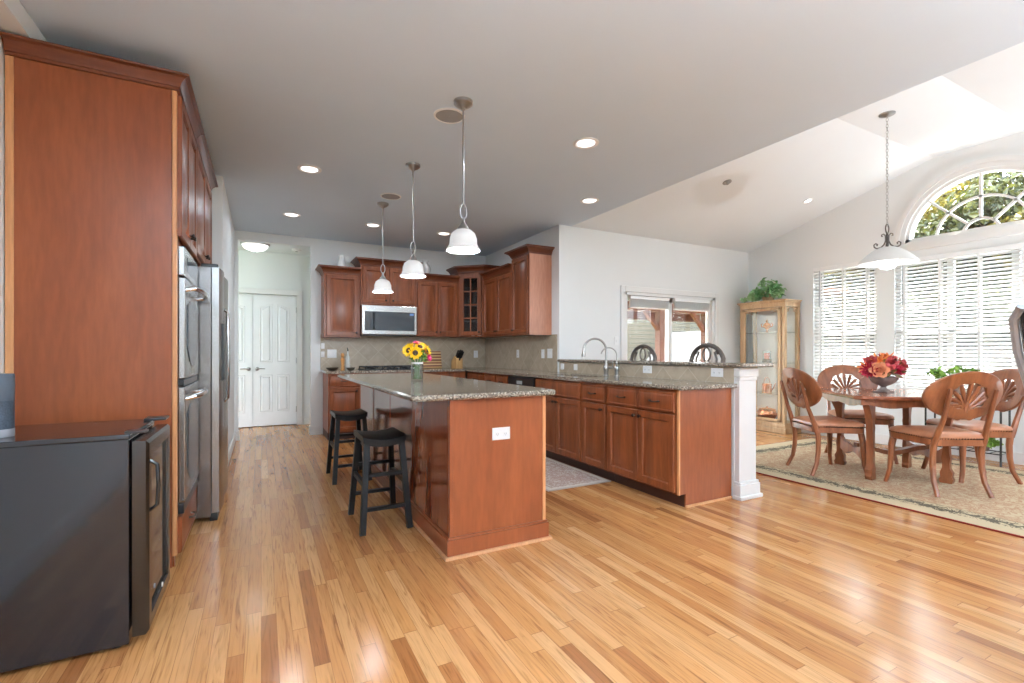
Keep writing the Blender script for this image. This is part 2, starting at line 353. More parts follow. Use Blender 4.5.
# ------------------------------------------------------------------ mesh helpers
class MB:
    def __init__(s): s.bm = bmesh.new()
    def _v(s, pts): return [s.bm.verts.new(p) for p in pts]
    def face(s, pts): s.bm.faces.new(s._v(pts)); return s
    def box(s, x0, x1, y0, y1, z0, z1, bev=0.0):
        x0, x1 = min(x0, x1), max(x0, x1); y0, y1 = min(y0, y1), max(y0, y1); z0, z1 = min(z0, z1), max(z0, z1)
        r = bmesh.ops.create_cube(s.bm, size=1, matrix=Matrix.Translation(((x0 + x1) / 2, (y0 + y1) / 2, (z0 + z1) / 2)) @ Matrix.Diagonal((x1 - x0, y1 - y0, z1 - z0, 1)))
        if bev:
            es = list({e for v in r['verts'] for e in v.link_edges})
            bmesh.ops.bevel(s.bm, geom=es, offset=bev, segments=2, affect='EDGES', profile=0.5)
        return s
    def loft(s, rings, closed=True, cap=True):
        vr = [s._v(r) for r in rings]
        n = len(rings[0])
        for a, b in zip(vr, vr[1:]):
            for i in range(n if closed else n - 1):
                j = (i + 1) % n
                s.bm.faces.new((a[i], a[j], b[j], b[i]))
        if cap and n > 2:
            s.bm.faces.new(list(reversed(vr[0]))); s.bm.faces.new(vr[-1])
        return s
    def lathe(s, prof, c=(0, 0, 0), n=24, cap=True, sq=(1, 1)):
        rings = [[(c[0] + r * math.cos(2 * PI * i / n) * sq[0], c[1] + r * math.sin(2 * PI * i / n) * sq[1], c[2] + z) for i in range(n)] for r, z in prof]
        return s.loft(rings, True, cap)
    def tube(s, pts, r, n=8, closed=False, flat=1.0):
        pts = [Vector(p) for p in pts]; m = len(pts)
        rr = r if isinstance(r, (list, tuple)) else [r] * m
        rings = []; up = None
        for i, p in enumerate(pts):
            if closed: t = pts[(i + 1) % m] - pts[i - 1]
            else: t = pts[min(i + 1, m - 1)] - pts[max(i - 1, 0)]
            t.normalize()
            if up is None:
                up = Vector((0, 0, 1)) if abs(t.z) < 0.95 else Vector((0, 1, 0))
            a = t.cross(up)
            if a.length < 1e-4: a = t.orthogonal()
            a.normalize(); b = a.cross(t).normalized(); up = b
            rings.append([p + (a * math.cos(2 * PI * k / n) + b * math.sin(2 * PI * k / n) * flat) * rr[i] for k in range(n)])
        if closed: rings.append(rings[0]); return s.loft(rings, True, False)
        return s.loft(rings, True, True)
    def bar(s, p0, p1, w, d, w1=None, d1=None):
        p0, p1 = Vector(p0), Vector(p1); t = (p1 - p0).normalized()
        a = Vector((0, 1, 0)).cross(t)
        if a.length < 0.05: a = Vector((1, 0, 0))
        a.normalize(); b = t.cross(a).normalized()
        w1 = w if w1 is None else w1; d1 = d if d1 is None else d1
        f = lambda p, w, d: [p + a * w / 2 * i + b * d / 2 * j for i, j in ((-1, -1), (1, -1), (1, 1), (-1, 1))]
        return s.loft([f(p0, w, d), f(p1, w1, d1)])
    def prism(s, poly, axis, a, b):
        def P(p, t): return (t, p[0], p[1]) if axis == 'x' else (p[0], t, p[1]) if axis == 'y' else (p[0], p[1], t)
        return s.loft([[P(p, a) for p in poly], [P(p, b) for p in poly]])
    def ball(s, c, r, u=12, v=8, sc=(1, 1, 1)):
        bmesh.ops.create_uvsphere(s.bm, u_segments=u, v_segments=v, radius=r, matrix=Matrix.Translation(c) @ Matrix.Diagonal((*sc, 1))); return s
    def xf(s, m): bmesh.ops.transform(s.bm, matrix=m, verts=s.bm.verts); return s
    def build(s, name, mat, parent=None, loc=None, smooth=35):
        bmesh.ops.recalc_face_normals(s.bm, faces=s.bm.faces)
        me = bpy.data.meshes.new(name); s.bm.to_mesh(me); s.bm.free()
        me.materials.append(mat)
        if smooth:
            me.polygons.foreach_set('use_smooth', [True] * len(me.polygons)); me.set_sharp_from_angle(angle=R(smooth))
        o = bpy.data.objects.new(name, me); COL.objects.link(o)
        if parent: o.parent = parent
        if loc: o.location = loc
        return o

def tag(o, label, cat, group=None, kind=None):
    o['label'] = label; o['category'] = cat
    if group: o['group'] = group
    if kind: o['kind'] = kind
    return o
def thing(name, label, cat, loc=(0, 0, 0), rz=0, group=None):
    o = bpy.data.objects.new(name, None); COL.objects.link(o); o.empty_display_size = 0.1
    o.location = loc; o.rotation_euler = (0, 0, rz)
    return tag(o, label, cat, group)
def struct(o, label, cat): return tag(o, label, cat, kind='structure')
def dup(root, loc, rz, label):
    r = root.copy(); COL.objects.link(r); r.location = loc; r.rotation_euler = (0, 0, rz); r['label'] = label
    for ch in list(root.children):
        if ch.type == 'LIGHT' and False: continue
        c = ch.copy(); COL.objects.link(c); c.parent = r
        for g in list(ch.children):
            d = g.copy(); COL.objects.link(d); d.parent = c
    return r

def rounded(x0, x1, y0, y1, r, n=6, corners=(1, 1, 1, 1)):
    pts = []
    for k, (cx, cy, a) in enumerate(((x1 - r, y1 - r, 0), (x0 + r, y1 - r, 90), (x0 + r, y0 + r, 180), (x1 - r, y0 + r, 270))):
        if corners[k]: pts += [(cx + r * math.cos(R(a + 90 * i / n)), cy + r * math.sin(R(a + 90 * i / n))) for i in range(n + 1)]
        else: pts.append((x1 if k in (0, 3) else x0, y1 if k in (0, 1) else y0))
    return pts
def slab(mb, poly, z0, z1, e=0.008):
    c = Vector((sum(p[0] for p in poly) / len(poly), sum(p[1] for p in poly) / len(poly)))
    def off(d):
        out = []; n = len(poly)
        for i in range(n):
            a, b, q = Vector(poly[i - 1]), Vector(poly[i]), Vector(poly[(i + 1) % n])
            t = (q - a); t.normalize(); nn = Vector((t.y, -t.x))
            out.append(b - nn * d)
        return out
    a0, a1 = off(0), off(e)
    return mb.loft([[(*p, z0) for p in a1], [(*p, z0 + e) for p in a0], [(*p, z1 - e) for p in a0], [(*p, z1) for p in a1]])

# ------------------------------------------------------------------ room shell
CZ = 2.74          # flat ceiling
XW = 6.88          # window wall inner face
YD = 4.97          # dining rear wall inner face
XR = 3.28          # kitchen right wall inner face
YB = 7.17          # kitchen rear wall inner face
XL = -1.07         # left wall inner face
YH = 8.28          # hall rear wall
YR = -3.6          # living room wall behind the viewer
VZ = 3.40

struct(MB().box(-1.7, 7.1, YR - .15, YH + .15, -0.12, 0).build('floor', M['floor'], smooth=0), 'oak strip floor running from living area to hall', 'floor')
cl = MB()
cl.box(-1.3, 3.46, YR - .15, YB + .12, CZ, CZ + 0.1)
cl.box(3.46, 7.1, YR - .15, -0.57, CZ, CZ + 0.1)
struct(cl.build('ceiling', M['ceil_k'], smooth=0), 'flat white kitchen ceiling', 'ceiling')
prof = [(YD + .12, CZ), (YD, CZ), (2.60, VZ), (1.80, VZ), (-0.57, CZ)]
v = MB()
for (ya, za), (yb, zb) in zip(prof[1:], prof[2:]):
    v.prism([(ya, za), (yb, zb), (yb, zb + .1), (ya, za + .1)], 'x', 3.40, 7.0)
struct(v.build('ceiling_vault', M['ceil'], smooth=0), 'white sloped ceiling above the dining table', 'ceiling')
g = MB()
for (ya, za), (yb, zb) in zip(prof[1:], prof[2:]):
    g.prism([(ya, CZ + .1), (yb, CZ + .1), (yb, max(zb, CZ + .1) + .01), (ya, max(za, CZ + .1) + .01)], 'x', 3.36, 3.46)
struct(g.build('wall_gable', M['wall'], smooth=0), 'white gable above the flat ceiling edge', 'wall')

# left walls
w = MB(); w.box(XL - .12, XL, YR, 5.03, 0, CZ)
w.box(XL, -0.97, 1.6, 5.03, 2.64, CZ)
struct(w.build('wall_left', M['wall'], smooth=0), 'white wall behind the oven cabinet', 'wall')
struct(MB().box(XL - .12, -0.31, 5.03, YB, 0, CZ).build('wall_pantry', M['wall'], smooth=0), 'white wall corner just past the refrigerator', 'wall')
# kitchen rear wall with hall opening
OX0, OX1, OZ = -0.27, 0.61, 2.625
w = MB(); w.box(XL - .12, OX0, YB, YB + .12, 0, CZ); w.box(OX1, XR + .14, YB, YB + .12, 0, CZ); w.box(OX0, OX1, YB, YB + .12, OZ, CZ)
struct(w.build('wall_back', M['wall'], smooth=0), 'white kitchen rear wall with hall opening', 'wall')
struct(MB().box(XR, XR + .14, YD + .12, YB, 0, CZ).build('wall_right', M['wall'], smooth=0), 'white kitchen side wall behind the upper cabinets', 'wall')
# hall
w = MB(); w.box(-1.7, -.74, YH, YH + .12, 0, 2.7); w.box(.51, 1.9, YH, YH + .12, 0, 2.7); w.box(-.74, .51, YH, YH + .12, 2.05, 2.7)
w.box(-1.7, -1.58, YB + .12, YH, 0, 2.7); w.box(1.8, 1.9, YB + .12, YH, 0, 2.7)
struct(w.build('wall_hall', M['wall'], smooth=0), 'white hall wall around the double doors', 'wall')
struct(MB().box(-.9, .7, YH + .12, YH + .2, 0, 2.2).build('wall_leak_block', M['wall'], smooth=0), 'unseen wall added behind the hall double doors', 'wall')  # added to stop light leaking in under the doors
struct(MB().box(-1.7, 1.9, YB + .12, YH + .12, 2.7, 2.8).build('ceiling_hall', M['ceil'], smooth=0), 'white hall ceiling', 'ceiling')
# dining rear wall with patio door opening
DX0, DX1, DZ = 4.33, 6.09, 1.97
w = MB(); w.box(XR, DX0, YD, YD + .12, 0, CZ); w.box(DX1, XW + .12, YD, YD + .12, 0, CZ); w.box(DX0, DX1, YD, YD + .12, DZ, CZ)
struct(w.build('wall_dining', M['wall'], smooth=0), 'white dining wall with the sliding patio door', 'wall')
# window wall
W1 = (3.18, 3.96); W2 = (1.42, 2.99); W3 = (0.45, 1.23); WS, WT = 0.66, 2.33
W2T = 2.27
AC, AZ, AR = 2.206, 2.46, 0.67
def top(y):
    for (ya, za), (yb, zb) in zip(prof[1:], prof[2:]):
        if yb <= y <= ya: return za + (zb - za) * (y - ya) / (yb - ya)
    return CZ
W4 = (-2.6, -1.6)
w = MB(); T = 0.14
def wp(y0, y1, z0, z1a, z1b=None):
    z1b = z1a if z1b is None else z1b
    w.prism([(y0, z0), (y1, z0), (y1, z1b), (y0, z1a)], 'x', XW, XW + T)
wp(YR, YD + .12, 0, WS)
ys = [YR, W4[0], W4[1], W3[0], W3[1], W2[0], W2[1], W1[0], W1[1], YD + .12]
for i in range(0, 9, 2): wp(ys[i], ys[i + 1], WS, WT)
wp(W2[0], W2[1], W2T, WT)
ybr = sorted({YR, -0.57, 0.45, 1.23, 1.42, AC - AR, AC + AR, 1.80, 2.60, 2.99, 3.5, YD, YD + .12} | {AC + AR * math.cos(PI * i / 24) for i in range(25)})
for y0, y1 in zip(ybr, ybr[1:]):
    if y1 - y0 < 1e-5: continue
    ym = (y0 + y1) / 2
    if AC - AR < ym < AC + AR:
        f = lambda y: AZ + math.sqrt(max(0, AR * AR - (y - AC) ** 2))
        w.prism([(y0, f(y0)), (y1, f(y1)), (y1, top(y1) + .02), (y0, top(y0) + .02)], 'x', XW, XW + T)
        w.prism([(y0, WT), (y1, WT), (y1, AZ), (y0, AZ)], 'x', XW, XW + T)
    else:
        wp(y0, y1, WT, top(y0) + .02, top(y1) + .02)
struct(w.build('wall_window', M['wall'], smooth=0), 'white gabled wall holding the arched window', 'wall')
# living room wall behind the viewer, one window added for fill daylight
w = MB(); ro = [(1.0, 1.7)]
xs = [XL - .12] + [q for r_ in ro for q in r_] + [XW + T]
w.box(XL - .12, XW + T, YR - .14, YR, 0, .3); w.box(XL - .12, XW + T, YR - .14, YR, 2.5, CZ)
for i in range(0, len(xs), 2): w.box(xs[i], xs[i + 1], YR - .14, YR, .3, 2.5)
struct(w.build('wall_rear', M['wall'], smooth=0), 'white living room wall with one narrow tall window', 'wall')
for i, (a, b) in enumerate(ro):
    o = MB().box(a, b, YR - .09, YR - .085, .3, 2.5).build(f'window_{i+5}', M['glass'], smooth=0); struct(o, 'tall window added behind the viewer for fill daylight', 'window')
    f = MB()
    for xx in (a, b - .05, (a + b) / 2 - .025): f.box(xx, xx + .05, YR - .11, YR - .04, .3, 2.5)
    for zz in (.3, 1.5, 2.45): f.box(a, b, YR - .11, YR - .04, zz, zz + .05)
    f.build('window_frame', M['trim'], o, smooth=0)

# knee wall carrying the bar, with white end post
struct(MB().box(3.29, 3.48, 2.50, YD, 0, 1.03).build('wall_peninsula', M['wall'], smooth=0), 'half wall carrying the raised bar top', 'wall')
post = MB()
post.box(3.297, 3.497, 2.46, 2.50, 0.0, 1.028)
post.box(3.282, 3.512, 2.445, 2.50, 0.955, 1.028, .006)
post.box(3.290, 3.505, 2.452, 2.50, 0.925, 0.955, .006)
po = struct(post.build('trim_1', M['trim'], smooth=0), 'white panelled end post of the bar half wall', 'post')
pb = MB(); pb.box(3.277, 3.517, 2.435, 2.50, 0.0, 0.115, .004); pb.box(3.264, 3.532, 2.42, 2.50, 0, 0.03, .006); pb.box(3.284, 3.510, 2.442, 2.5, .115, .135, .005)
pb.build('post_base', M['trim'], po, smooth=0)

# backsplash tile
t = MB(); t.box(0.735, 2.0, YB - .008, YB, 0.905, 1.40); t.box(2.0, XR, YB - .008, YB, .905, 1.385)
struct(t.build('trim_2', M['tile'], smooth=0), 'beige diagonal tile backsplash on the rear wall', 'backsplash')
struct(MB().box(XR - .008, XR, YD + .04, YB - .008, 0.905, 1.375).build('trim_3', M['tile'], smooth=0), 'beige diagonal tile backsplash on the side wall', 'backsplash')
struct(MB().box(3.282, 3.29, 2.50, YD + .04, 0.905, 1.03).build('trim_4', M['tile'], smooth=0), 'beige diagonal tile strip under the bar top', 'backsplash')

# baseboards
def bb(name, boxes, label):
    m = MB()
    for (x0, x1, y0, y1) in boxes:
        m.box(x0, x1, y0, y1, 0, .12, .004)
    return struct(m.build(name, M['trim'], smooth=0), label, 'baseboard')
bb('baseboard_pantry', [(-.31, -.294, 5.03, YB), (-.31, OX0 + .016, YB - .016, YB), (OX0, OX0 + .016, YB, YB + .12)], 'white baseboard left of the hall opening')
bb('baseboard_back', [(OX1 - .016, .745, YB - .016, YB), (OX1 - .016, OX1, YB, YB + .12)], 'white baseboard right of the hall opening')
bb('baseboard_hall', [(.60, 1.8, YH - .016, YH), (-1.58, -.83, YH - .016, YH)], 'white baseboard beside the double doors')
bb('baseboard_dining', [(3.48, DX0 - .09, YD - .016, YD), (DX1 + .09, XW, YD - .016, YD)], 'white baseboard on the dining wall')
bb('baseboard_window', [(XW - .016, XW, YR, YD - .016)], 'white baseboard under the tall windows')
bb('baseboard_left', [(XL, XL + .016, YR, 2.2)], 'white baseboard left of the viewer')
bb('baseboard_bar', [(3.48, 3.496, 2.5, YD)], 'white baseboard on dining side of bar wall')

# ------------------------------------------------------------------ windows
def rect_window(n, y0, y1, z0, z1, label, grid):
    m = MB(); X0, X1 = XW + .05, XW + .10
    m.box(X0, X1, y0, y0 + .05, z0, z1); m.box(X0, X1, y1 - .05, y1, z0, z1); m.box(X0, X1, y0, y1, z0, z0 + .06); m.box(X0, X1, y0, y1, z1 - .05, z1)
    zm = (z0 + z1) / 2 - .1; m.box(X0, X1, y0, y1, zm, zm + .05)
    for yy in grid: m.box(X0, X1, yy - .03, yy + .03, z0, z1)
    o = struct(m.build(f'window_{n}', M['trim'], smooth=0), label, 'window')
    MB().box(XW + .072, XW + .077, y0 + .02, y1 - .02, z0 + .02, z1 - .02).build('pane', M['glass'], o, smooth=0)
    s = MB(); s.box(XW - .05, XW + .05, y0 - .05, y1 + .05, z0 - .03, z0, .006); s.box(XW - .018, XW, y0 - .03, y1 + .03, z0 - .10, z0 - .03, .004)
    s.build('sill', M['trim'], o, smooth=0)
    return o
rect_window(1, *W1, WS, WT, 'narrow window between curio cabinet and wide window', [])
rect_window(2, *W2, WS, W2T, 'wide window below the half-round window', [1.94, 2.47])
rect_window(3, *W3, WS, WT, 'narrow window past the wide window', [])
rect_window(4, *W4, WS, WT, 'living room window on the window wall', [-2.05])
# half-round window
a = MB()
def arc_ring(mb, r0, r1, xa, xb, n=32, a0=0, a1=PI, cy=AC, cz=AZ):
    rings = []
    for i in range(n + 1):
        t = a0 + (a1 - a0) * i / n; c, s_ = math.cos(t), math.sin(t)
        rings.append([(xa, cy + r0 * c, cz + r0 * s_), (xb, cy + r0 * c, cz + r0 * s_), (xb, cy + r1 * c, cz + r1 * s_), (xa, cy + r1 * c, cz + r1 * s_)])
    mb.loft(rings)
arc_ring(a, AR - .035, AR, XW + .005, XW + .11)
a.box(XW + .005, XW + .11, AC - AR, AC + AR, AZ, AZ + .045)
o = struct(a.build('window_8', M['trim']), 'half-round sunburst window under the gable', 'window')
c_ = MB(); arc_ring(c_, AR, AR + .05, XW - .022, XW); arc_ring(c_, AR + .05, AR + .10, XW - .034, XW)
c_.box(XW - .034, XW, AC - AR - .10, AC + AR + .10, AZ - .10, AZ + .0, .004)
c_.build('casing', M['trim'], o)
mu = MB(); X0, X1 = XW + .025, XW + .055
arc_ring(mu, .135, .160, X0, X1); arc_ring(mu, .375, .398, X0, X1)
for dg in (45, 90, 135):
    c, s_ = math.cos(R(dg)), math.sin(R(dg))
    mu.bar((XW + .04, AC + .15 * c, AZ + .15 * s_), (XW + .04, AC + .64 * c, AZ + .64 * s_), .03, .024)
mu.build('muntins', M['trim'], o, smooth=0)
pn = MB(); pn.prism([(AC + .645 * math.cos(PI * i / 32), AZ + .02 + .625 * math.sin(PI * i / 32)) for i in range(33)], 'x', XW + .038, XW + .042)
pn.build('pane', M['glass'], o, smooth=0)

# blinds: slats are one surface each
def blind(y0, y1, z0, z1, label, tilt=40, ladders=3):
    r = thing('window_blind', label, 'blind', (XW + .012, (y0 + y1) / 2, z1), 0, 'horizontal blinds of the dining windows')
    hw = (y1 - y0) / 2 - .006
    MB().box(-.028, .028, -hw, hw, -.055, -.002, .004).build('headrail', M['white'], r, smooth=0)
    s = MB(); n = int((z1 - z0 - .10) / .0435)
    cs, sn = math.cos(R(tilt)), math.sin(R(tilt))
    for i in range(n):
        z = -.075 - i * .0435
        pts = []
        for u, b in ((-.025, 0), (-.012, .003), (0, .004), (.012, .003), (.025, 0)):
            pts.append((u * cs - b * sn, z + u * sn + b * cs))
        pts2 = [(p[0], p[1] - .003) for p in reversed(pts)]
        s.prism(pts + pts2, 'y', -hw + .004, hw - .004)
    s.build('slats', M['slat'], r, smooth=0)
    zb = -.075 - n * .0435
    MB().box(-.024, .024, -hw + .003, hw - .003, zb - .012, zb + .012, .003).build('bottom_rail', M['white'], r, smooth=0)
    l = MB()
    for i in range(ladders):
        y = -hw + .10 + (2 * hw - .20) * i / (ladders - 1)
        l.box(-.030, -.028, y - .012, y + .012, zb, -.05); l.box(.028, .030, y - .012, y + .012, zb, -.05)
    l.build('ladder_tapes', M['white'], r, smooth=0)
    MB().tube([(-.038, hw - .09, -.05), (-.04, hw - .09, -.55)], .004, 6).build('tilt_wand', M['slot'], r)
    return r
blind(*W1, WS, WT, 'white horizontal blind on the narrow window beside the curio cabinet', 34, 3)
blind(*W2, WS, W2T, 'wide white horizontal blind below the half-round window', 34, 5)
blind(*W3, WS, WT, 'white horizontal blind on the window past the wide window', 34, 3)

# ------------------------------------------------------------------ hall double doors
def ring_rect(w, h, ins, y): return [(ins, y, ins), (w - ins, y, ins), (w - ins, y, h - ins), (ins, y, h - ins)]
def panel_door(mb, x0, x1, z0, z1, rings, y0=0.0):
    w, h = x1 - x0, z1 - z0
    mb.loft([[(p[0] + x0, y0 - d, p[2] + z0) for p in ring_rect(w, h, i, 0)] for i, d in rings])
def hall_leaf(x0, x1, handle_side, n, label):
    mb = MB(); mb.box(x0 + .002, x1 - .002, YH + .03, YH + .07, 0.012, 2.045)
    for (a, b) in ((.085, .265), (.325, .505)):
        for (za, zb, arch) in ((.22, .80, 0), (.99, 1.90, 1)):
            w_ = b - a
            def outline(ins, y):
                l, r_, bo, tp = x0 + a + ins, x0 + b - ins, za + ins, zb - ins
                if not arch: return [(l, y, bo), (r_, y, bo), (r_, y, tp)] + [(r_ + (l - r_) * k / 8, y, tp) for k in range(1, 8)] + [(l, y, tp)]
                outward = (a < .2)
                ps = []
                for k in range(0, 9):
                    s_ = k / 8
                    u = 1 - s_ if not outward else s_
                    ps.append((r_ + (l - r_) * s_, y, tp - .05 + .05 * (0.5 - 0.5 * math.cos(PI * (1 - u)))))
                return [(l, y, bo), (r_, y, bo)] + ps
            mb.loft([outline(0, YH + .031), outline(.004, YH + .024), outline(.014, YH + .024), outline(.022, YH + .032)], True, False)
            q = outline(.022, YH + .029); mb.face(q)
            mb.loft([outline(.030, YH + .030), outline(.045, YH + .020)], True, False); mb.face(outline(.045, YH + .020))
    o = struct(mb.build(f'door_{n}', M['door'], smooth=30), label, 'door')
    hx = x1 - .055 if handle_side > 0 else x0 + .055
    h = MB(); h.lathe([(.001, 0), (.03, .001), (.03, .008), (.018, .014), (.011, .02), (.011, .05), (.001, .055)], n=16)
    h.xf(Matrix.Translation((hx, YH + .03, .895)) @ Matrix.Rotation(R(90), 4, 'X'))
    d = -1 if handle_side > 0 else 1
    h.tube([(hx, YH - .015, .895), (hx + d * .05, YH - .018, .90), (hx + d * .11, YH - .012, .895)], [.010, .009, .007], 8)
    h.build('lever_handle', M['nickel'], o)
    hg = MB()
    hz = x0 if handle_side > 0 else x1
    for z in (.25, 1.02, 1.82): hg.box(hz - .008, hz + .008, YH + .012, YH + .03, z - .045, z + .045)
    hg.build('hinge', M['nickel'], o, smooth=0)
hall_leaf(-.725, -.117, 1, 1, 'left white panelled leaf of the hall double doors')
hall_leaf(-.113, .495, -1, 2, 'right white panelled leaf of the hall double doors')
c_ = MB()
c_.box(.497, .58, YH - .02, YH, 0, 2.047, .005); c_.box(-.81, -.727, YH - .02, YH, 0, 2.047, .005); c_.box(-.81, .58, YH - .02, YH, 2.047, 2.13, .005)
struct(c_.build('trim_5', M['trim'], smooth=0), 'white casing around the hall double doors', 'casing')

# ------------------------------------------------------------------ sliding patio door
f = MB()
f.box(DX0 - .075, DX0, YD - .02, YD, 0, DZ + .075, .004); f.box(DX1, DX1 + .075, YD - .02, YD, 0, DZ + .075, .004); f.box(DX0, DX1, YD - .02, YD, DZ, DZ + .075, .004)
f.box(DX0, DX0 + .045, YD, YD + .11, 0, DZ); f.box(DX1 - .045, DX1, YD, YD + .11, 0, DZ); f.box(DX0, DX1, YD, YD + .11, DZ - .04, DZ); f.box(DX0, DX1, YD, YD + .11, 0, .03)
o = struct(f.build('door_3', M['trim'], smooth=0), 'white sliding patio door on the dining wall', 'door')
DM = (DX0 + DX1) / 2
for k, (a, b, y) in enumerate(((DX0 + .045, DM + .04, YD + .075), (DM - .04, DX1 - .045, YD + .035))):
    s = MB(); s.box(a, a + .07, y, y + .03, .03, DZ - .04); s.box(b - .07, b, y, y + .03, .03, DZ - .04); s.box(a, b, y, y + .03, .03, .12); s.box(a, b, y, y + .03, DZ - .11, DZ - .04)
    sp = s.build('sash', M['trim'], o, smooth=0)
    MB().box(a + .06, b - .06, y + .012, y + .017, .10, DZ - .10).build('pane', M['glass'], sp, smooth=0)
MB().box(DX1 - .105, DX1 - .08, YD + .01, YD + .035, .95, 1.25, .004).build('pull_handle', M['white'], o, smooth=0)
for k, (a, b, y, lab) in enumerate(((DX0 + .12, DM - .035, YD + .035, 'white blind drawn up at the top of the left patio door panel'), (DM + .035, DX1 - .12, YD - .002, 'white blind drawn up at the top of the right patio door panel'))):
    r = thing('door_blind', lab, 'blind', ((a + b) / 2, y, DZ - .045), 0, 'raised blinds on the patio door')
    hw = (b - a) / 2
    MB().box(-hw, hw, -.022, .022, -.045, 0, .003).build('headrail', M['white'], r, smooth=0)
    s = MB()
    for i in range(13):
        z = -.052 - i * .0075; d = random.uniform(-.004, .004)
        s.box(-hw + .004 + random.uniform(0, .004), hw - .004, -.022 + d, .022 + d, z - .004, z)
    s.build('stacked_slats', M['slat'], r, smooth=0)
    MB().box(-hw, hw, -.022, .022, -.168, -.152, .003).build('bottom_rail', M['white'], r, smooth=0)

# ------------------------------------------------------------------ cabinets
DOOR_R = [(0, 0), (0, .015), (.005, .021), (.050, .021), (.055, .015), (.058, .005), (.066, .005), (.096, .018)]
DRAW_R = [(0, 0), (0, .014), (.006, .020), (.016, .020), (.020, .017), (.026, .019)]
def knob_mb(x, z, y=-.02):
    k = MB(); k.lathe([(.001, 0), (.009, .001), (.006, .006), (.006, .012), (.013, .018), (.015, .023), (.010, .028), (.001, .029)], n=12)
    return k.xf(Matrix.Translation((x, y, z)) @ Matrix.Rotation(R(90), 4, 'X'))
def pull_mb(x, z, y=-.02, half=.045):
    k = MB(); k.tube([(x - half, y, z), (x - half, y - .018, z), (x - half * .5, y - .026, z - .003), (x, y - .028, z - .004), (x + half * .5, y - .026, z - .003), (x + half, y - .018, z), (x + half, y, z)], [.006, .005, .004, .005, .004, .005, .006], 8)
    return k
def fronts(root, lst, mat='cherry'):
    for kind, x0, x1, z0, z1, hx, hz in lst:
        mb = MB(); panel_door(mb, x0, x1, z0, z1, DOOR_R if kind == 'door' else DRAW_R)
        d = mb.build(kind if kind != 'false' else 'false_front', M[mat], root, smooth=25)
        if hx is not None:
            (knob_mb(hx, hz) if kind == 'door' else pull_mb(hx, hz)).build('knob' if kind == 'door' else 'pull_handle', M['bronze'], d)
def crown_mb(w, d, z, left=1, right=1, front=1, p=.078, h=.094):
    pr = [(0, 0), (.010, .002), (.010, .016), (.016, .018), (.022, .036), (.042, .060), (.060, .068), (.062, .074), (p, .076), (p, h)]
    mb = MB()
    mb.loft([[(-q * left, -q * front, z + a), (w + q * right, -q * front, z + a), (w + q * right, d, z + a), (-q * left, d, z + a)] for q, a in pr])
    return mb
def cabinet(name, label, loc, rz, w, d, z0, z1, fr, toe=0.0, crown=None, group=None, cat='cabinet', side_mat=None, end=False, hollow=False):
    r = thing(name, label, cat, loc, rz, group)
    b = MB()
    if hollow:
        zt = z0 + toe; b.box(0, .018, 0, d, zt, z1); b.box(w - .018, w, 0, d, zt, z1); b.box(.018, w - .018, 0, d, zt, zt + .018); b.box(.018, w - .018, d - .012, d, zt + .018, z1); b.box(.018, w - .018, 0, .018, zt + .018, z1)
    else: b.box(0, w, 0, d, z0 + toe, z1)
    if end: MB().box(w, w + .006, .004, d, z0, z1).build('end_panel', M['sheen_panel'], r, smooth=0)
    b.build('carcass', M[side_mat or 'cherry'], r, smooth=0)
    if toe: MB().box(0.002, w - .002, .075, d, z0, z0 + toe).build('toe_kick', M['toe'], r, smooth=0)
    fronts(r, fr)
    if crown is not None: crown_mb(w, d, z1, **crown).build('crown_moulding', M['crown'], r, smooth=25)
    return r
G = .004
def pair(x0, x1, z0, z1, kz, inset=.05):
    m = (x0 + x1) / 2
    return [('door', x0, m - G / 2, z0, z1, m - inset + .02, kz), ('door', m + G / 2, x1, z0, z1, m + inset - .02, kz)]

GU = 'upper cabinets around the cooktop'; GB = 'base cabinets'
YU = 6.84
# upper cabinets, rear wall
cabinet('wall_cabinet', 'single-door upper cabinet left of the microwave, white figurine on top', (.745, YU, 0), 0, .47, YB - YU - .001, 1.354, 2.22,
        [('door', .03, .44, 1.375, 2.20, .415, 1.42)], crown=dict(right=0), group=GU)
cabinet('wall_cabinet', 'taller two-door upper cabinet directly above the microwave', (1.217, YU - .03, 0), 0, 0.783, YB - YU + .029, 1.81, 2.361,
        pair(.025, .758, 1.835, 2.342, 1.88, .07), crown=dict(), group=GU)
cabinet('wall_cabinet', 'two-door upper cabinet right of the microwave, white pitcher on top', (2.002, YU, 0), 0, 0.666, YB - YU - .001, 1.385, 2.215,
        pair(.02, .65, 1.405, 2.195, 1.45, .05), crown=dict(left=0, right=0), group=GU)
# diagonal corner cabinet with a glazed door
r = thing('corner_cabinet', 'diagonal corner upper cabinet with a glazed door of eight small panes', 'cabinet', (0, 0, 0), 0, GU)
P5 = [(2.67, YB - .001), (2.67, YU), (2.965, 6.545), (XR - .001, 6.545), (XR - .001, YB - .001)]
b = MB()
def wallq(p, q, t, z0, z1):
    p, q = Vector(p), Vector(q); d = (q - p).normalized(); n = Vector((-d.y, d.x)) * t
    b.prism([p, q, q + n, p + n], 'z', z0, z1)
wallq(P5[0], P5[1], -.0 + .012, 1.38, 2.365); wallq(P5[2], P5[3], .012, 1.38, 2.365)
wallq(P5[3], P5[4], .006, 1.38, 2.365); wallq(P5[4], P5[0], .006, 1.38, 2.365)
b.prism(P5, 'z', 1.38, 1.40); b.prism(P5, 'z', 2.345, 2.365)
b.build('carcass', M['cherry'], r, smooth=0)
dg = Vector(P5[2]) - Vector(P5[1]); L = dg.length
mt = Matrix.Translation((P5[1][0], P5[1][1], 0)) @ Matrix.Rotation(math.atan2(dg.y, dg.x), 4, 'Z')
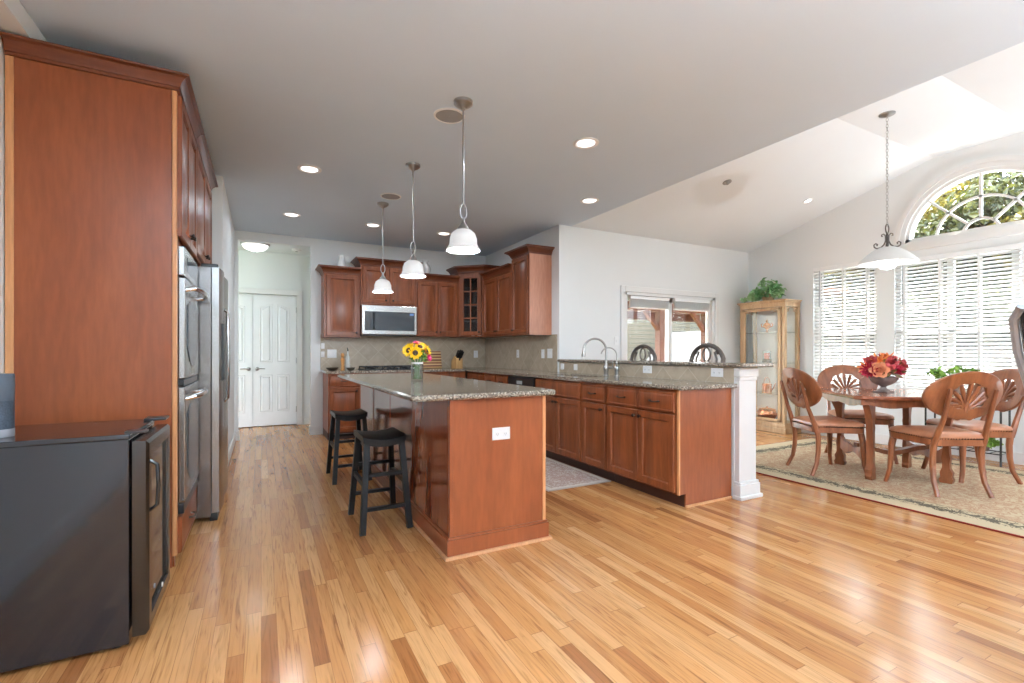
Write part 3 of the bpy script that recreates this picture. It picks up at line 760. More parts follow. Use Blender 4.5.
st = MB(); st.box(0, .035, 0, .02, 1.38, 2.365); st.box(L - .035, L, 0, .02, 1.38, 2.365); st.box(.035, L - .035, 0, .02, 1.38, 1.40); st.box(.035, L - .035, 0, .02, 2.335, 2.365)
st.xf(mt).build('face_frame', M['cherry'], r, smooth=0)
a_, b_, za, zb = .036, L - .036, 1.405, 2.335
dr = MB()
def rr(i): return [(a_ + i, za + i), (b_ - i, za + i), (b_ - i, zb - i), (a_ + i, zb - i)]
rings = [(0, 0), (0, -.018), (.004, -.022), (.058, -.022), (.064, -.014), (.064, 0)]
dr.loft([[(p[0], y, p[1]) for p in rr(i)] for i, y in rings] + [[(p[0], 0, p[1]) for p in rr(0)]], True, False)
do = dr.xf(mt).build('glazed_door', M['cherry'], r, smooth=25)
mu = MB(); xm = (a_ + b_) / 2; mu.box(xm - .009, xm + .009, -.018, -.006, za + .06, zb - .06)
for k in (1, 2, 3): z = za + .06 + (zb - za - .12) * k / 4; mu.box(a_ + .06, b_ - .06, -.018, -.006, z - .009, z + .009)
mu.xf(mt).build('muntins', M['cherry'], do, smooth=0)
MB().box(a_ + .06, b_ - .06, -.008, -.005, za + .06, zb - .06).xf(mt).build('pane', M['dark_pane'], do, smooth=0)
knob_mb(b_ - .028, za + .05, -.022).xf(mt).build('knob', M['bronze'], do)
sh = MB()
for k in (1, 2, 3): sh.prism([(2.70, YB - .02), (2.70, YU + .03), (2.985, 6.58), (XR - .02, 6.58), (XR - .02, YB - .02)], 'z', 1.38 + .255 * k, 1.39 + .255 * k)
sh.build('shelf', M['cherry'], r, smooth=0)
cr = MB()
pr = [(0, 0), (.010, .002), (.010, .016), (.022, .036), (.042, .060), (.060, .068), (.062, .074), (.078, .076), (.078, .094)]
def crn(q): k = q * .414; return [(2.67 - q, YB - .001), (2.67 - q, YU - k), (2.965 - k, 6.545 - q), (XR - .001, 6.545 - q), (XR - .001, YB - .001)]
cr.loft([[(p[0], p[1], 2.365 + a) for p in crn(q)] for q, a in pr]); cr.build('crown_moulding', M['crown'], r, smooth=25)
# a few glasses behind the panes
for (gx, gy, gz, rad, hh, lab) in ((2.89, 6.80, 2.156, .035, .15, 'stemmed glass on the top shelf of the glazed cabinet, left'), (2.99, 6.70, 2.156, .035, .15, 'stemmed glass on the top shelf of the glazed cabinet, right'),
                                 (2.96, 6.74, 1.901, .045, .12, 'round glass bowl on the third shelf of the glazed cabinet'), (2.89, 6.78, 1.401, .04, .05, 'white cup on the bottom shelf of the glazed cabinet, left'), (2.96, 6.69, 1.401, .05, .035, 'white saucer stack on the bottom shelf of the glazed cabinet')):
    wht = gz < 1.5
    tag(MB().lathe([(rad * .6, 0), (rad * .65, .004), (rad * .2, .008), (rad * .18, hh * .35), (rad, hh * .55), (rad * .9, hh), (rad * .84, hh), (rad * .9, hh * .58), (.002, hh * .42)] if not wht else [(rad * .6, 0), (rad, hh), (rad * .92, hh), (rad * .5, .006)], n=14, cap=False).build('drinking_glass' if not wht else 'cup', M['clear'] if not wht else M['ceramic'], loc=(gx, gy, gz)), lab, 'glass' if not wht else 'cup')
# upper cabinets, side wall (fronts face -x)
XF = 2.965
cabinet('wall_cabinet', 'two-door upper cabinet between glazed corner cabinet and tall end cabinet', (XF, 6.544, 0), R(-90), .944, XR - XF - .001, 1.38, 2.235,
        pair(.015, .93, 1.40, 2.215, 1.45, .05), crown=dict(left=0, right=0), group=GU)
cabinet('wall_cabinet', 'tall end upper cabinet beside the dining wall, end panel coloured pale for window sheen', (XF - .015, 5.598, 0), R(-90), .448, XR - XF + .014, 1.37, 2.385,
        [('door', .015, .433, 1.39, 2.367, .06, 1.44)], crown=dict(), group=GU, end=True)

# base cabinets
XB = 2.70; CT = 0.905; BH = 0.87
def dd(w): return [('drawer', .015, w - .015, .70, .85, w / 2, .775), ('door', .015, w - .015, .115, .685, w - .06, .64)]
cabinet('base_cabinet', 'left end base cabinet near the hall opening, one drawer over one door', (.765, 6.56, 0), 0, .41, YB - 6.56 - .01, 0, BH, dd(.41), .10, group=GB, side_mat='panel')
cabinet('base_cabinet', 'two-door base cabinet below the gas cooktop', (1.177, 6.56, 0), 0, .86, YB - 6.56 - .01, 0, BH,
        [('false', .015, .845, .70, .85, None, 0)] + pair(.015, .845, .115, .685, .64), .10, group=GB)
cabinet('base_cabinet', 'drawer base cabinet right of the cooktop, in front of cutting board', (2.039, 6.56, 0), 0, .64, YB - 6.56 - .01, 0, BH,
        [('drawer', .015, .625, .70, .85, .32, .775), ('drawer', .015, .625, .42, .685, .32, .56), ('drawer', .015, .625, .115, .405, .32, .28)], .10, group=GB)
def side_cab(y1, w, fr, label, hollow=False):
    return cabinet('base_cabinet', label, (XB, y1, 0), R(-90), w, 3.278 - XB if y1 < 5.0 else XR - .01 - XB, 0, BH, fr, .10, group=GB, hollow=hollow)
side_cab(6.52, .59, dd(.59), 'base cabinet in the kitchen corner beside the rear run')
side_cab(5.928, .366, dd(.366), 'narrow base cabinet second from the kitchen corner')
side_cab(5.56, .348, dd(.348), 'narrow base cabinet between dishwasher and corner cabinets')
side_cab(4.558, .856, [('false', .015, .841, .70, .85, None, 0)] + pair(.015, .841, .115, .685, .64), 'two-door sink base cabinet with a false drawer front', True)
side_cab(3.70, .378, dd(.378), 'single-door base cabinet with drawer right of the sink base')
e_ = side_cab(3.32, .79, [('drawer', .015, .393, .70, .85, .204, .775), ('drawer', .397, .775, .70, .85, .586, .775)] + pair(.015, .775, .115, .685, .64), 'two-door two-drawer base cabinet at the open end of the peninsula')
# end panel of the peninsula belongs to that cabinet (local x runs to -y)
ep = MB(); ep.box(.791, .803, .0, .578, .10, BH); ep.box(.791, .803, .075, .578, 0, .10); ep.build('end_panel', M['panel'], e_, smooth=0)
es = MB(); es.box(.791, .808, -.001, .014, .10, BH); es.build('edge_strip', M['maple'], e_, smooth=0)
ss = MB(); ss.box(.803, .815, .07, .578, 0, .018, .003); ss.build('shoe_moulding', M['shoe'], e_, smooth=0)

# dishwasher
r = thing('dishwasher', 'black dishwasher with a small lit display, under the granite near the sink', 'dishwasher', (XB, 5.20, 0), R(-90))
MB().box(.012, .624, 0.02, .50, .10, .86).build('tub', M['black'], r, smooth=0)
MB().box(.012, .624, -.022, .018, .115, .72, .006).build('door', M['steel_side'], r, smooth=0)
p_ = MB().box(.012, .624, -.026, .018, .725, .86, .006).build('control_panel', M['black'], r, smooth=0)
MB().box(.24, .37, -.028, -.024, .775, .815).build('display', plain('pale_display', s2l(150, 160, 160), .3), p_, smooth=0)
MB().box(.02, .616, .05, .30, 0.0, .10).build('toe_kick', M['black'], r, smooth=0)

# granite tops
gt = MB()
X0, X1, Y0, Y1 = XB - .032, 3.281, 2.462, YD + .04
SX0, SX1, SY0, SY1 = 2.79, 3.08, 3.74, 4.42      # sink cut-out
slab(gt, rounded(X0, X1, Y0, SY0, .03, 5, (0, 0, 1, 0)), CT - .032, CT)
gt.box(X0, SX0, SY0, SY1, CT - .032, CT); gt.box(SX1, X1, SY0, SY1, CT - .032, CT)
gt.box(X0, X1, SY1, Y1, CT - .032, CT); gt.box(X0, XR - .010, Y1, 6.528, CT - .032, CT)
gt.box(.735, XR - .010, 6.528, YB - .010, CT - .032, CT)
o = gt.build('granite_worktop', M['granite'], smooth=25)
tag(o, 'L-shaped speckled granite worktop running from cooktop along the peninsula', 'worktop')
bt = MB(); slab(bt, rounded(3.25, 3.64, 2.385, YD - .004, .025, 5, (0, 0, 1, 1)), 1.032, 1.064)
tag(bt.build('granite_bar_top', M['granite'], smooth=25), 'raised granite bar top on the half wall and white post', 'bar top')
# sink
s = MB()
s.loft([[(SX0 - .012, SY0 - .012, CT - .034), (SX1 + .012, SY0 - .012, CT - .034), (SX1 + .012, SY1 + .012, CT - .034), (SX0 - .012, SY1 + .012, CT - .034)],
        [(SX0, SY0, CT - .034), (SX1, SY0, CT - .034), (SX1, SY1, CT - .034), (SX0, SY1, CT - .034)],
        [(SX0 + .01, SY0 + .01, CT - .034 - .012), (SX1 - .01, SY0 + .01, CT - .046), (SX1 - .01, SY1 - .01, CT - .046), (SX0 + .01, SY1 - .01, CT - .046)]], True, False)
s.face([(SX0 + .01, SY0 + .01, CT - .046), (SX1 - .01, SY0 + .01, CT - .046), (SX1 - .01, SY1 - .01, CT - .046), (SX0 + .01, SY1 - .01, CT - .046)])
tag(s.build('kitchen_sink', M['steel'], smooth=0), 'undermount stainless sink sunk in the granite peninsula', 'sink')
# faucets
def gooseneck(name, label, x, y, top_, reach, rad, dirv, handle):
    r = thing(name, label, 'faucet', (x, y, CT))
    dx, dy = dirv
    b = MB(); b.lathe([(.030, 0), (.030, .006), (.022, .012), (.021, .05), (.026, .06), (.028, .085), (.024, .105), (.016, .115), (rad * 1.25, .125), (rad * 1.25, .16)], n=16); b.build('base', M['nickel'], r)
    pts = [(0, 0, .14), (0, 0, top_ - reach / 2)]
    for k in range(1, 13):
        a = PI * k / 12 * .93
        c = reach / 2 * (1 - math.cos(a)); pts.append((dx * c, dy * c, top_ - reach / 2 + reach / 2 * math.sin(a)))
    MB().tube(pts, rad, 10).build('spout', M['nickel'], r)
    return r, pts[-1]
r, e = gooseneck('kitchen_faucet', 'tall gooseneck kitchen faucet with pull-down spray at the sink', 3.15, 3.90, .385, .235, .0115, (-.92, .39), True)
h = MB(); ex = Vector(e); dn = Vector((-.05, .02, -1)).normalized()
h.tube([ex + dn * -.005, ex + dn * .03, ex + dn * .075, ex + dn * .095], [.0125, .0145, .021, .019], 12); h.build('spray_head', M['nickel'], r)
h = MB(); h.tube([(.02, -.02, .085), (.035, -.045, .085), (.04, -.055, .09)], [.014, .012, .010], 8); h.tube([(.04, -.055, .09), (.042, -.06, .16)], [.007, .005], 8); h.build('lever_handle', M['nickel'], r)
r, e = gooseneck('filter_faucet', 'slim gooseneck water faucet beside the tall kitchen faucet', 3.165, 3.75, .29, .16, .0065, (-.85, .5), False)
h = MB(); h.tube([(0, 0, .10), (-.02, -.03, .105), (-.03, -.045, .115)], [.007, .006, .004], 8); h.build('lever_handle', M['nickel'], r)

# cooktop and microwave
r = thing('gas_cooktop', 'black gas cooktop set in the rear granite run below the microwave', 'cooktop', (1.61, 6.84, CT))
MB().box(-.38, .38, -.26, .24, 0, .012, .004).build('pan', M['black'], r, smooth=0)
for k, (bx, by) in enumerate(((-.25, -.11), (-.25, .12), (0, 0), (.25, -.11), (.25, .12))):
    MB().lathe([(.045, .012), (.045, .020), (.032, .022), (.032, .030), (.001, .031)], (bx, by, 0), 16).build('burner', M['iron'], r)
for x0 in (-.37, -.12, .13):
    gq = MB(); x1 = x0 + .24
    for yy in (-.22, 0, .22): gq.box(x0, x1, yy - .007, yy + .007, .036, .050)
    for xx in (x0, x0 + .115, x1 - .012): gq.box(xx, xx + .012, -.227, .227, .036, .050)
    for xx in (x0, x1 - .012):
        for yy in (-.22, .22): gq.box(xx, xx + .012, yy - .007, yy + .007, .012, .036)
    gq.build('grate', M['iron'], r, smooth=0)
for k in range(5): MB().lathe([(.018, .012), (.016, .030), (.001, .031)], (-.14 + .07 * k, -.235, 0), 12).build('knob', M['black'], r)

r = thing('microwave_oven', 'stainless over-the-range microwave with a dark window, hung above the cooktop', 'microwave', (1.222, 6.75, 1.40))
W_, H_ = .773, .405
MB().box(0, W_, .02, YB - 6.75 - .012, 0, H_).build('body', M['steel_side'], r, smooth=0)
MB().box(.02, W_ - .02, .025, .30, -.012, 0).build('vent_grille', M['black'], r, smooth=0)
MB().box(0, W_, -.0, .02, 0, H_, .006).build('door', M['steel'], r, smooth=0)
wd = MB().box(.04, W_ - .035, -.006, 0, .055, H_ - .085, .003).build('window', M['grey_glass'], r, smooth=0)
MB().box(.045, .115, -.007, -.004, .06, H_ - .09).build('control_strip', M['black_glass'], wd, smooth=0)
MB().tube([(.16, -.006, .075), (.16, -.035, .10), (.16, -.04, .19), (.16, -.035, .27), (.16, -.006, .30)], .008, 8).build('handle', M['black'], r)
MB().box(W_ - .105, W_ - .05, -.008, -.005, H_ - .13, H_ - .10).build('blue_sticker', plain('blue_sticker', s2l(90, 130, 190), .5), r, smooth=0)
MB().box(.01, W_ - .01, -.002, .02, -.02, -.001, .004).build('bottom_vent_lip', M['black'], r, smooth=0)

# ------------------------------------------------------------------ island
r = thing('kitchen_island', 'cherry panelled kitchen island body in the middle of the oak floor', 'kitchen island', (0, 0, 0))
IX0, IX1, IY0, IY1 = .925, 1.555, 2.51, 5.18
b = MB(); b.box(IX0 + .006, IX1 - .03, IY0 + .006, IY1, 0, .885); b.build('carcass', M['panel'], r, smooth=0)
e = MB(); e.box(IX0 + .02, IX1 - .02, IY0 - .004, IY0 + .006, .11, .885); e.build('end_panel', M['panel'], r, smooth=0)
for xa in ((IX0, IX0 + .022), (IX1 - .024, IX1 - .002)):
    MB().box(*xa, IY0 - .008, IY0 + .014, .11, .885, .003).build('corner_strip', M['maple'] if xa[0] > 1 else M['panel'], r, smooth=0)
for ya, yb in ((IY0 + .02, 3.875), (3.887, 4.50), (4.56, IY1)):
    MB().box(IX0, IX0 + .006, ya, yb, .11, .885, .002).build('side_panel', M['gloss_panel'], r, smooth=0)
MB().box(IX0 - .003, IX0 + .006, 4.505, 4.555, .11, .885, .002).build('side_batten', M['cherry'], r, smooth=0)
bbm = MB(); bbm.box(IX0 - .018, IX1 + .012, IY0 - .022, IY1, 0, .105, .003); bbm.box(IX0 - .012, IX1 + .006, IY0 - .016, IY1, .105, .118, .004); bbm.build('plinth', M['panel'], r, smooth=0)
sm_ = MB(); sm_.box(IX0 - .034, IX1 + .028, IY0 - .038, IY1, 0, .018, .004); sm_.build('shoe_moulding', M['shoe'], r, smooth=0)
for k in range(4):
    y0 = IY0 + .06 + k * .64
    for kind, z0, z1 in (('door', .13, .70), ('drawer', .715, .865)):
        mb = MB(); panel_door(mb, 0, .62, z0, z1, DOOR_R if kind == 'door' else DRAW_R)
        T_ = Matrix.Translation((IX1 - .03, y0, 0)) @ Matrix.Rotation(R(90), 4, 'Z')
        d_ = mb.xf(T_).build(kind, M['cherry'], r, smooth=25)
        (knob_mb(.56, .65) if kind == 'door' else pull_mb(.31, .79)).xf(T_).build('knob' if kind == 'door' else 'pull_handle', M['bronze'], d_)
it = MB(); slab(it, rounded(.70, 1.612, 2.455, 5.25, .035, 6), .886, .918, .009)
tag(it.build('granite_island_top', M['granite'], smooth=25), 'speckled granite slab on the island under the three pendants', 'worktop')

# outlets and switches
def outlet(label, loc, rz, kind='outlet', w=.115, h=.072):
    r = thing('wall_outlet' if kind == 'outlet' else 'light_switch', label, kind, loc, rz)
    MB().box(-w / 2, w / 2, -.006, 0, -h / 2, h / 2, .002).build('cover_plate', M['white'], r, smooth=0)
    if kind == 'outlet':
        horiz = w > h
        for s_ in (-1, 1):
            cx, cz = (s_ * .026, 0) if horiz else (0, s_ * .026)
            q = MB(); q.box(cx - .014, cx + .014, -.0075, -.005, cz - .014, cz + .014, .001)
            qq = q.build('socket', M['white'], r, smooth=0)
            t_ = MB(); t_.box(cx - .006, cx - .004, -.0082, -.007, cz - .006, cz + .004); t_.box(cx + .004, cx + .006, -.0082, -.007, cz - .006, cz + .004); t_.box(cx - .002, cx + .002, -.0082, -.007, cz - .011, cz - .008)
            t_.build('slots', M['slot'], qq, smooth=0)
    else:
        n = max(1, round(w / .062))
        for k in range(n):
            cx = (k - (n - 1) / 2) * .048
            MB().box(cx - .008, cx + .008, -.011, -.005, -.018, .018, .002).build('rocker', M['white'], r, smooth=0)
    return r
outlet('white outlet on the end panel of the island', (1.245, IY0 - .005, .672), 0)
PX = 3.2815
outlet('white outlet on bar tile strip, farthest from the white post, near upper cabinets', (PX, 4.90, .975), R(-90), w=.072, h=.072)
outlet('white switch on bar tile strip just beside the sink faucet', (PX, 4.62, .975), R(-90), 'switch', w=.072, h=.072)
outlet('white outlet on bar tile strip midway between faucets and white post', (PX, 3.44, .985), R(-90))
outlet('white outlet on bar tile strip closest to the white post', (PX, 2.65, .985), R(-90), w=.115)
outlet('white outlet on rear backsplash right of the knife block', (3.10, YB - .009, 1.12), 0, w=.072, h=.115)
outlet('white double switch plate on rear backsplash above the pepper mill', (.885, YB - .009, 1.13), 0, 'switch', .125, .12)
outlet('white outlet on side wall tile under the middle upper cabinet', (XR - .009, 6.03, 1.13), R(-90), w=.072, h=.115)
outlet('white switch on side wall tile, left of the pair below the tall end cabinet', (XR - .009, 5.34, 1.13), R(-90), 'switch', .072, .115)
outlet('white double outlet plate on side wall tile at its open end', (XR - .009, 5.17, 1.135), R(-90), 'switch', .115, .12)
outlet('white switch on the dining wall left of the patio door', (4.19, YD - .001, 1.30), 0, 'switch', .072, .115)
outlet('small white key plate at far left edge of the backsplash, upper', (.765, YB - .009, 1.24), 0, 'switch', .045, .08)
outlet('small white key plate at far left edge of the backsplash, lower', (.765, YB - .009, 1.12), 0, 'switch', .045, .08)

# ------------------------------------------------------------------ oven tower, refrigerator, beverage fridge
# local frame: fronts face -y locally, turned to face +x ; local x -> +y
r = thing('oven_cabinet', 'tall cherry cabinet at the left holding the double oven', 'cabinet', (-.40, 3.09, 0), R(90))
TW, TD, TH = .70, .665, 2.545
b = MB(); b.box(.012, .04, .012, TD, 0.0, TH); b.box(TW - .04, TW, .012, TD, 0, TH); b.box(.04, TW - .04, TD - .02, TD, 0, TH); b.box(.04, TW - .04, .012, TD - .02, 1.735, TH); b.box(.04, TW - .04, .03, TD - .02, .07, .262)
b.build('carcass', M['cherry'], r, smooth=0)
e = MB(); e.box(0, .012, .022, TD - .03, .0, TH); e.build('end_panel', M['panel'], r, smooth=0)
e = MB(); e.box(-.003, .04, 0.0, .02, .06, TH, .002); e.box(TW - .04, TW, 0, .012, .06, TH); e.build('face_frame', M['maple'], r, smooth=0)
e = MB(); e.box(-.003, .012, TD - .03, TD, 0, TH); e.build('back_edge_strip', M['maple'], r, smooth=0)
fronts(r, pair(.015, TW - .005, 1.775, 2.53, 1.84, .06) + [('drawer', .02, TW - .01, .065, .26, TW / 2, .17)])
crown_mb(TW, TD, TH, right=0, p=.056, h=.080).build('crown_moulding', M['crown'], r, smooth=25)

r = thing('double_wall_oven', 'stainless double wall oven built in the tall cherry cabinet', 'oven', (-.40, 3.135, .268), R(90))
OW, OH = .61, 1.46
MB().box(0.006, OW - .006, .004, .55, 0, OH).build('body', M['black'], r, smooth=0)
c_ = MB().box(0, OW, -.028, .002, 1.30, OH, .005).build('control_panel', M['steel'], r, smooth=0)
MB().box(.12, OW - .10, -.030, -.026, 1.335, 1.42).build('display', M['black_glass'], c_, smooth=0)
for z0, z1 in ((.735, 1.29), (.06, .69)):
    d_ = MB().box(0, OW, -.032, .002, z0, z1, .006).build('oven_door', M['steel'], r, smooth=0)
    w_ = MB()
    zz0, zz1 = z0 + .06, z1 - .15
    pts = [(.07, zz1)] + [(.07 + (OW - .14) * k / 12, zz0 + .11 * (1 - math.sin(PI * k / 12)) - .0) for k in range(13)] + [(OW - .07, zz1)] + [(OW - .07 - (OW - .14) * k / 12, zz1 + .045 * math.sin(PI * k / 12)) for k in range(1, 12)]
    w_.prism(pts, 'y', -.036, -.030); w_.build('window', M['grey_glass'], d_, smooth=0)
    h = MB(); hz = z1 - .055
    h.tube([(.03, -.03, hz - .01), (.035, -.07, hz), (.12, -.085, hz), (OW / 2, -.095, hz + .004), (OW - .12, -.085, hz), (OW - .035, -.07, hz), (OW - .03, -.03, hz - .01)], [.012, .013, .015, .016, .015, .013, .012], 10)
    h.build('handle', M['chrome'], d_)
MB().box(0, OW, -.026, .002, .695, .73, .003).build('middle_vent', M['black'], r, smooth=0)
MB().box(0, OW, -.026, .002, .0, .055, .003).build('bottom_vent', M['black'], r, smooth=0)

r = thing('refrigerator', 'stainless side-by-side refrigerator beyond the double oven', 'refrigerator', (-.30, 3.80, 0), R(90))
FW, FD, FH = .92, .70, 1.74
MB().box(0.004, FW - .004, 0.0, FD, .03, FH - .01, .006).build('body', M['steel_side'], r, smooth=0)
MB().box(.02, FW - .02, -.035, .01, .0, .055, .004).build('base_grille', M['black'], r, smooth=0)
for k, (x0, x1) in enumerate(((0, .40), (.405, FW))):
    m = MB(); pts = [(x0, -.004), (x0, -.045)] + [(x0 + (x1 - x0) * i / 10, -.045 - .016 * math.sin(PI * i / 10)) for i in range(1, 10)] + [(x1, -.045), (x1, -.004)]
    m.prism(pts, 'z', .06, FH - .015)
    d_ = m.build('freezer_door' if k == 0 else 'fresh_food_door', M['steel'], r, smooth=30)
    hx = x1 - .04 if k == 0 else x0 + .04
    MB().tube([(hx, -.05, .78), (hx, -.074, .80), (hx, -.080, 1.1), (hx, -.074, 1.45), (hx, -.05, 1.47)], .010, 8).build('handle', M['steel'], d_)
    if k == 0: MB().box(.10, .30, -.066, -.05, .95, 1.35, .006).build('water_dispenser', M['black'], d_, smooth=0)
    MB().box(x0 + .02 if k == 0 else x1 - .14, x0 + .14 if k == 0 else x1 - .02, -.04, .06, FH - .015, FH + .012, .006).build('hinge_cover', M['black'], r, smooth=0)

cabinet('bridge_cabinet', 'two-door cherry cabinet above the refrigerator', (-.40, 3.795, 0), R(90), 1.10, .665, 1.80, TH,
        pair(.012, 1.085, 1.82, 2.53, 1.88, .06), crown=dict(left=0, right=1, p=.056, h=.080))
e = MB().box(.0, .02, 0, .56, 0, 1.799).build('refrigerator_side_panel', M['panel'], smooth=0); e.location = (-.42, 4.855, 0); e.rotation_euler = (0, 0, R(90))
tag(e, 'tall cherry side panel closing the far side of the refrigerator', 'panel')

# beverage fridge, door faces +x
r = thing('beverage_fridge', 'glossy black compact beverage fridge in the left foreground', 'mini fridge', (-.448, 2.315, 0), R(90))
BW, BD, BZ = .50, .575, .832
MB().box(0, BW, .004, BD, .02, BZ - .02, .004).build('cabinet_shell', M['gloss_black'], r, smooth=0)
MB().box(-.006, BW + .004, -.0, BD, BZ - .02, BZ, .005).build('top', M['gloss_black'], r, smooth=0)
for fx in (.05, BW - .05):
    for fy in (.05, BD - .05): MB().lathe([(.018, 0), (.016, .02)], (fx, fy, 0), 10).build('foot', M['black'], r)
m = MB()
rg = lambda i, y: [(i, y, .045 + i), (BW - i, y, .045 + i), (BW - i, y, BZ - .03 - i), (i, y, BZ - .03 - i)]
m.loft([rg(0, -.006), rg(0, -.048), rg(.012, -.058), rg(.055, -.058), rg(.06, -.050), rg(.06, -.006), rg(0, -.006)], True, False)
d_ = m.build('door_frame', M['dark_steel'], r, smooth=25)
MB().box(.058, BW - .058, -.046, -.040, .10, BZ - .09).build('tinted_pane', M['black_glass'], d_, smooth=0)
MB().tube([(.03, -.056, .52), (.03, -.080, .54), (.03, -.084, .62), (.03, -.080, .70), (.03, -.056, .72)], .007, 8).build('handle', M['dark_steel'], d_)
MB().lathe([(.010, 0), (.010, .004), (.001, .005)], n=10).xf(Matrix.Translation((BW * .55, -.058, .12)) @ Matrix.Rotation(R(90), 4, 'X')).build('lock', M['white'], d_)
MB().box(BW - .10, BW - .005, -.055, .03, BZ, BZ + .012, .004).build('hinge', M['black'], r, smooth=0)
MB().box(.004, .05, -.05, .02, BZ, BZ + .010, .003).build('hinge_cap', M['black'], r, smooth=0)
# cylinder speaker
r = thing('smart_speaker', 'dark grey cylindrical speaker standing on the black beverage fridge', 'speaker', (-.865, 2.46, .8325))
MB().lathe([(.041, 0), (.042, .003), (.042, .03)], n=28).build('light_ring_base', M['lead'], r)
MB().lathe([(.0415, .030), (.0415, .135)], n=28).build('perforated_body', plain('perforated_grey', s2l(58, 66, 76), .55, .5, var=.3, scale=220), r)
MB().lathe([(.042, .135), (.042, .232), (.040, .235), (.001, .235)], n=28).build('upper_body', M['speaker'], r)

# ------------------------------------------------------------------ counter top items
def rest(mb, name, mat, label, cat, loc, rz=0, group=None):
    o = mb.build(name, M[mat], loc=loc); o.rotation_euler = (0, 0, rz); return tag(o, label, cat, group)
tag(MB().lathe([(.026, 0), (.028, .006), (.022, .02), (.018, .07), (.024, .12), (.028, .15), (.020, .165), (.012, .175), (.020, .19), (.023, .21), (.016, .232), (.001, .236)], n=18).build('pepper_mill', M['mill'], loc=(.965, 6.72, CT)), 'turned wooden pepper mill left of the cooktop', 'pepper mill')
r = thing('oil_bottle', 'slim clear bottle with dark spout beside the pepper mill', 'bottle', (1.055, 6.86, CT))
MB().lathe([(.03, 0), (.032, .01), (.032, .15), (.026, .18), (.012, .205), (.011, .26)], n=16).build('glass_body', plain('pale_bottle', s2l(196, 196, 190), .12), r)
MB().tube([(0, 0, .255), (0, 0, .285), (-.012, 0, .31)], [.010, .008, .005], 8).build('pour_spout', M['black'], r)
for nm, lab, x, y, rad in (('serving_bowl', 'shallow dark bowl at the left end of the rear worktop', .845, 6.80, .085), ('spoon_rest', 'small dark dish between the bottle and the cooktop', 1.06, 6.66, .06)):
    tag(MB().lathe([(rad * .4, 0), (rad * .75, .012), (rad, .038), (rad * .95, .040), (rad * .7, .018), (.002, .010)], n=20).build(nm, M['bowl'], loc=(x, y, CT)), lab, 'bowl')
cb = MB(); cb.box(-.15, .15, -.010, .010, 0, .265, .006); cb.xf(Matrix.Rotation(R(-14), 4, 'X'))
o = cb.build('cutting_board', M['board'], loc=(2.34, 7.075, CT + .003), smooth=0); tag(o, 'striped wooden cutting board leaning on the tile behind the sunflowers', 'cutting board')
r = thing('knife_block', 'beech knife block full of black-handled knives right of the cutting board', 'knife block', (2.69, 6.92, CT), R(8))
kb = MB(); kb.prism([(-.06, 0), (.10, 0), (.10, .11), (-.0, .19), (-.06, .15)], 'x', -.055, .055); kb.build('block', M['light_wood'], r, smooth=0)
dv = Vector((0, -.62, .78))
for i, (kx, ky, kz, ln) in enumerate(((-.035, -.045, .16, .11), (-.012, -.045, .16, .12), (.012, -.045, .16, .10), (.035, -.045, .16, .12), (-.035, -.015, .18, .12), (.0, -.015, .18, .13), (.035, -.015, .18, .12), (.0, -.060, .13, .09))):
    MB().bar(Vector((kx, ky, kz)) - dv * .01, Vector((kx, ky, kz)) + dv * ln, .020, .014, .022, .016).build('knife_handle', M['black'], r, smooth=0)
# pottery on the cabinets
r = thing('white_pitcher', 'white ceramic pitcher on the cabinet right of the microwave', 'pitcher', (2.19, 6.97, 2.3095))
MB().lathe([(.045, 0), (.05, .01), (.078, .06), (.085, .10), (.065, .15), (.040, .175), (.042, .20), (.056, .225), (.050, .225), (.036, .20)], n=24, cap=False).build('body', M['ceramic'], r)
MB().tube([(.045, 0, .21), (.085, 0, .20), (.095, 0, .155), (.075, 0, .11)], .008, 8).build('handle', M['ceramic'], r)
tag(MB().lathe([(.055, 0), (.06, .01), (.065, .04), (.042, .09), (.032, .12), (.034, .15), (.036, .17), (.030, .185), (.001, .19)], n=20).build('white_figurine', M['ceramic'], loc=(.985, 6.98, 2.3145)), 'small white ceramic figurine on the cabinet left of the microwave', 'figurine')

# flowers
def petals(mb, c, nrm, rings, seed=0):
    """rings: (count, inner radius, length, width, lift angle)"""
    rnd = random.Random(seed); nrm = Vector(nrm).normalized(); u = nrm.orthogonal().normalized(); w_ = nrm.cross(u)
    c = Vector(c)
    for (n, r0, L_, W_, lift) in rings:
        ph = rnd.random() * 6
        for i in range(n):
            a = ph + 2 * PI * i / n + rnd.uniform(-.1, .1); d = u * math.cos(a) + w_ * math.sin(a); s_ = u * -math.sin(a) + w_ * math.cos(a)
            lf = R(lift + rnd.uniform(-8, 8)); ax = d * math.cos(lf) + nrm * math.sin(lf); l = L_ * rnd.uniform(.85, 1.1)
            up = nrm * math.cos(lf) - d * math.sin(lf)
            p0 = c + d * r0; p1 = p0 + ax * l * .5 + up * -.06 * l; p2 = p0 + ax * l + up * .12 * l
            hw = W_ / 2
            a0 = mb._v([p0 - s_ * hw * .4, p0 + s_ * hw * .4, p1 + s_ * hw, p2 + s_ * hw * .35, p2 - s_ * hw * .35, p1 - s_ * hw])
            mb.bm.faces.new((a0[0], a0[1], a0[2], a0[5])); mb.bm.faces.new((a0[5], a0[2], a0[3], a0[4]))
    return mb
VX, VY, VZ0 = 1.125, 3.80, .919
r = thing('glass_vase', 'clear glass vase of sunflowers on the granite island', 'vase', (VX, VY, VZ0))
MB().lathe([(.046, 0), (.048, .003), (.048, .150), (.044, .150), (.044, .012), (.001, .012)], n=28).build('glass_cylinder', M['clear'], r)
MB().lathe([(.0435, .0125), (.0435, .095), (.001, .095)], n=28).build('water', thin_glass('vase_water', (.95, .97, .95)), r)
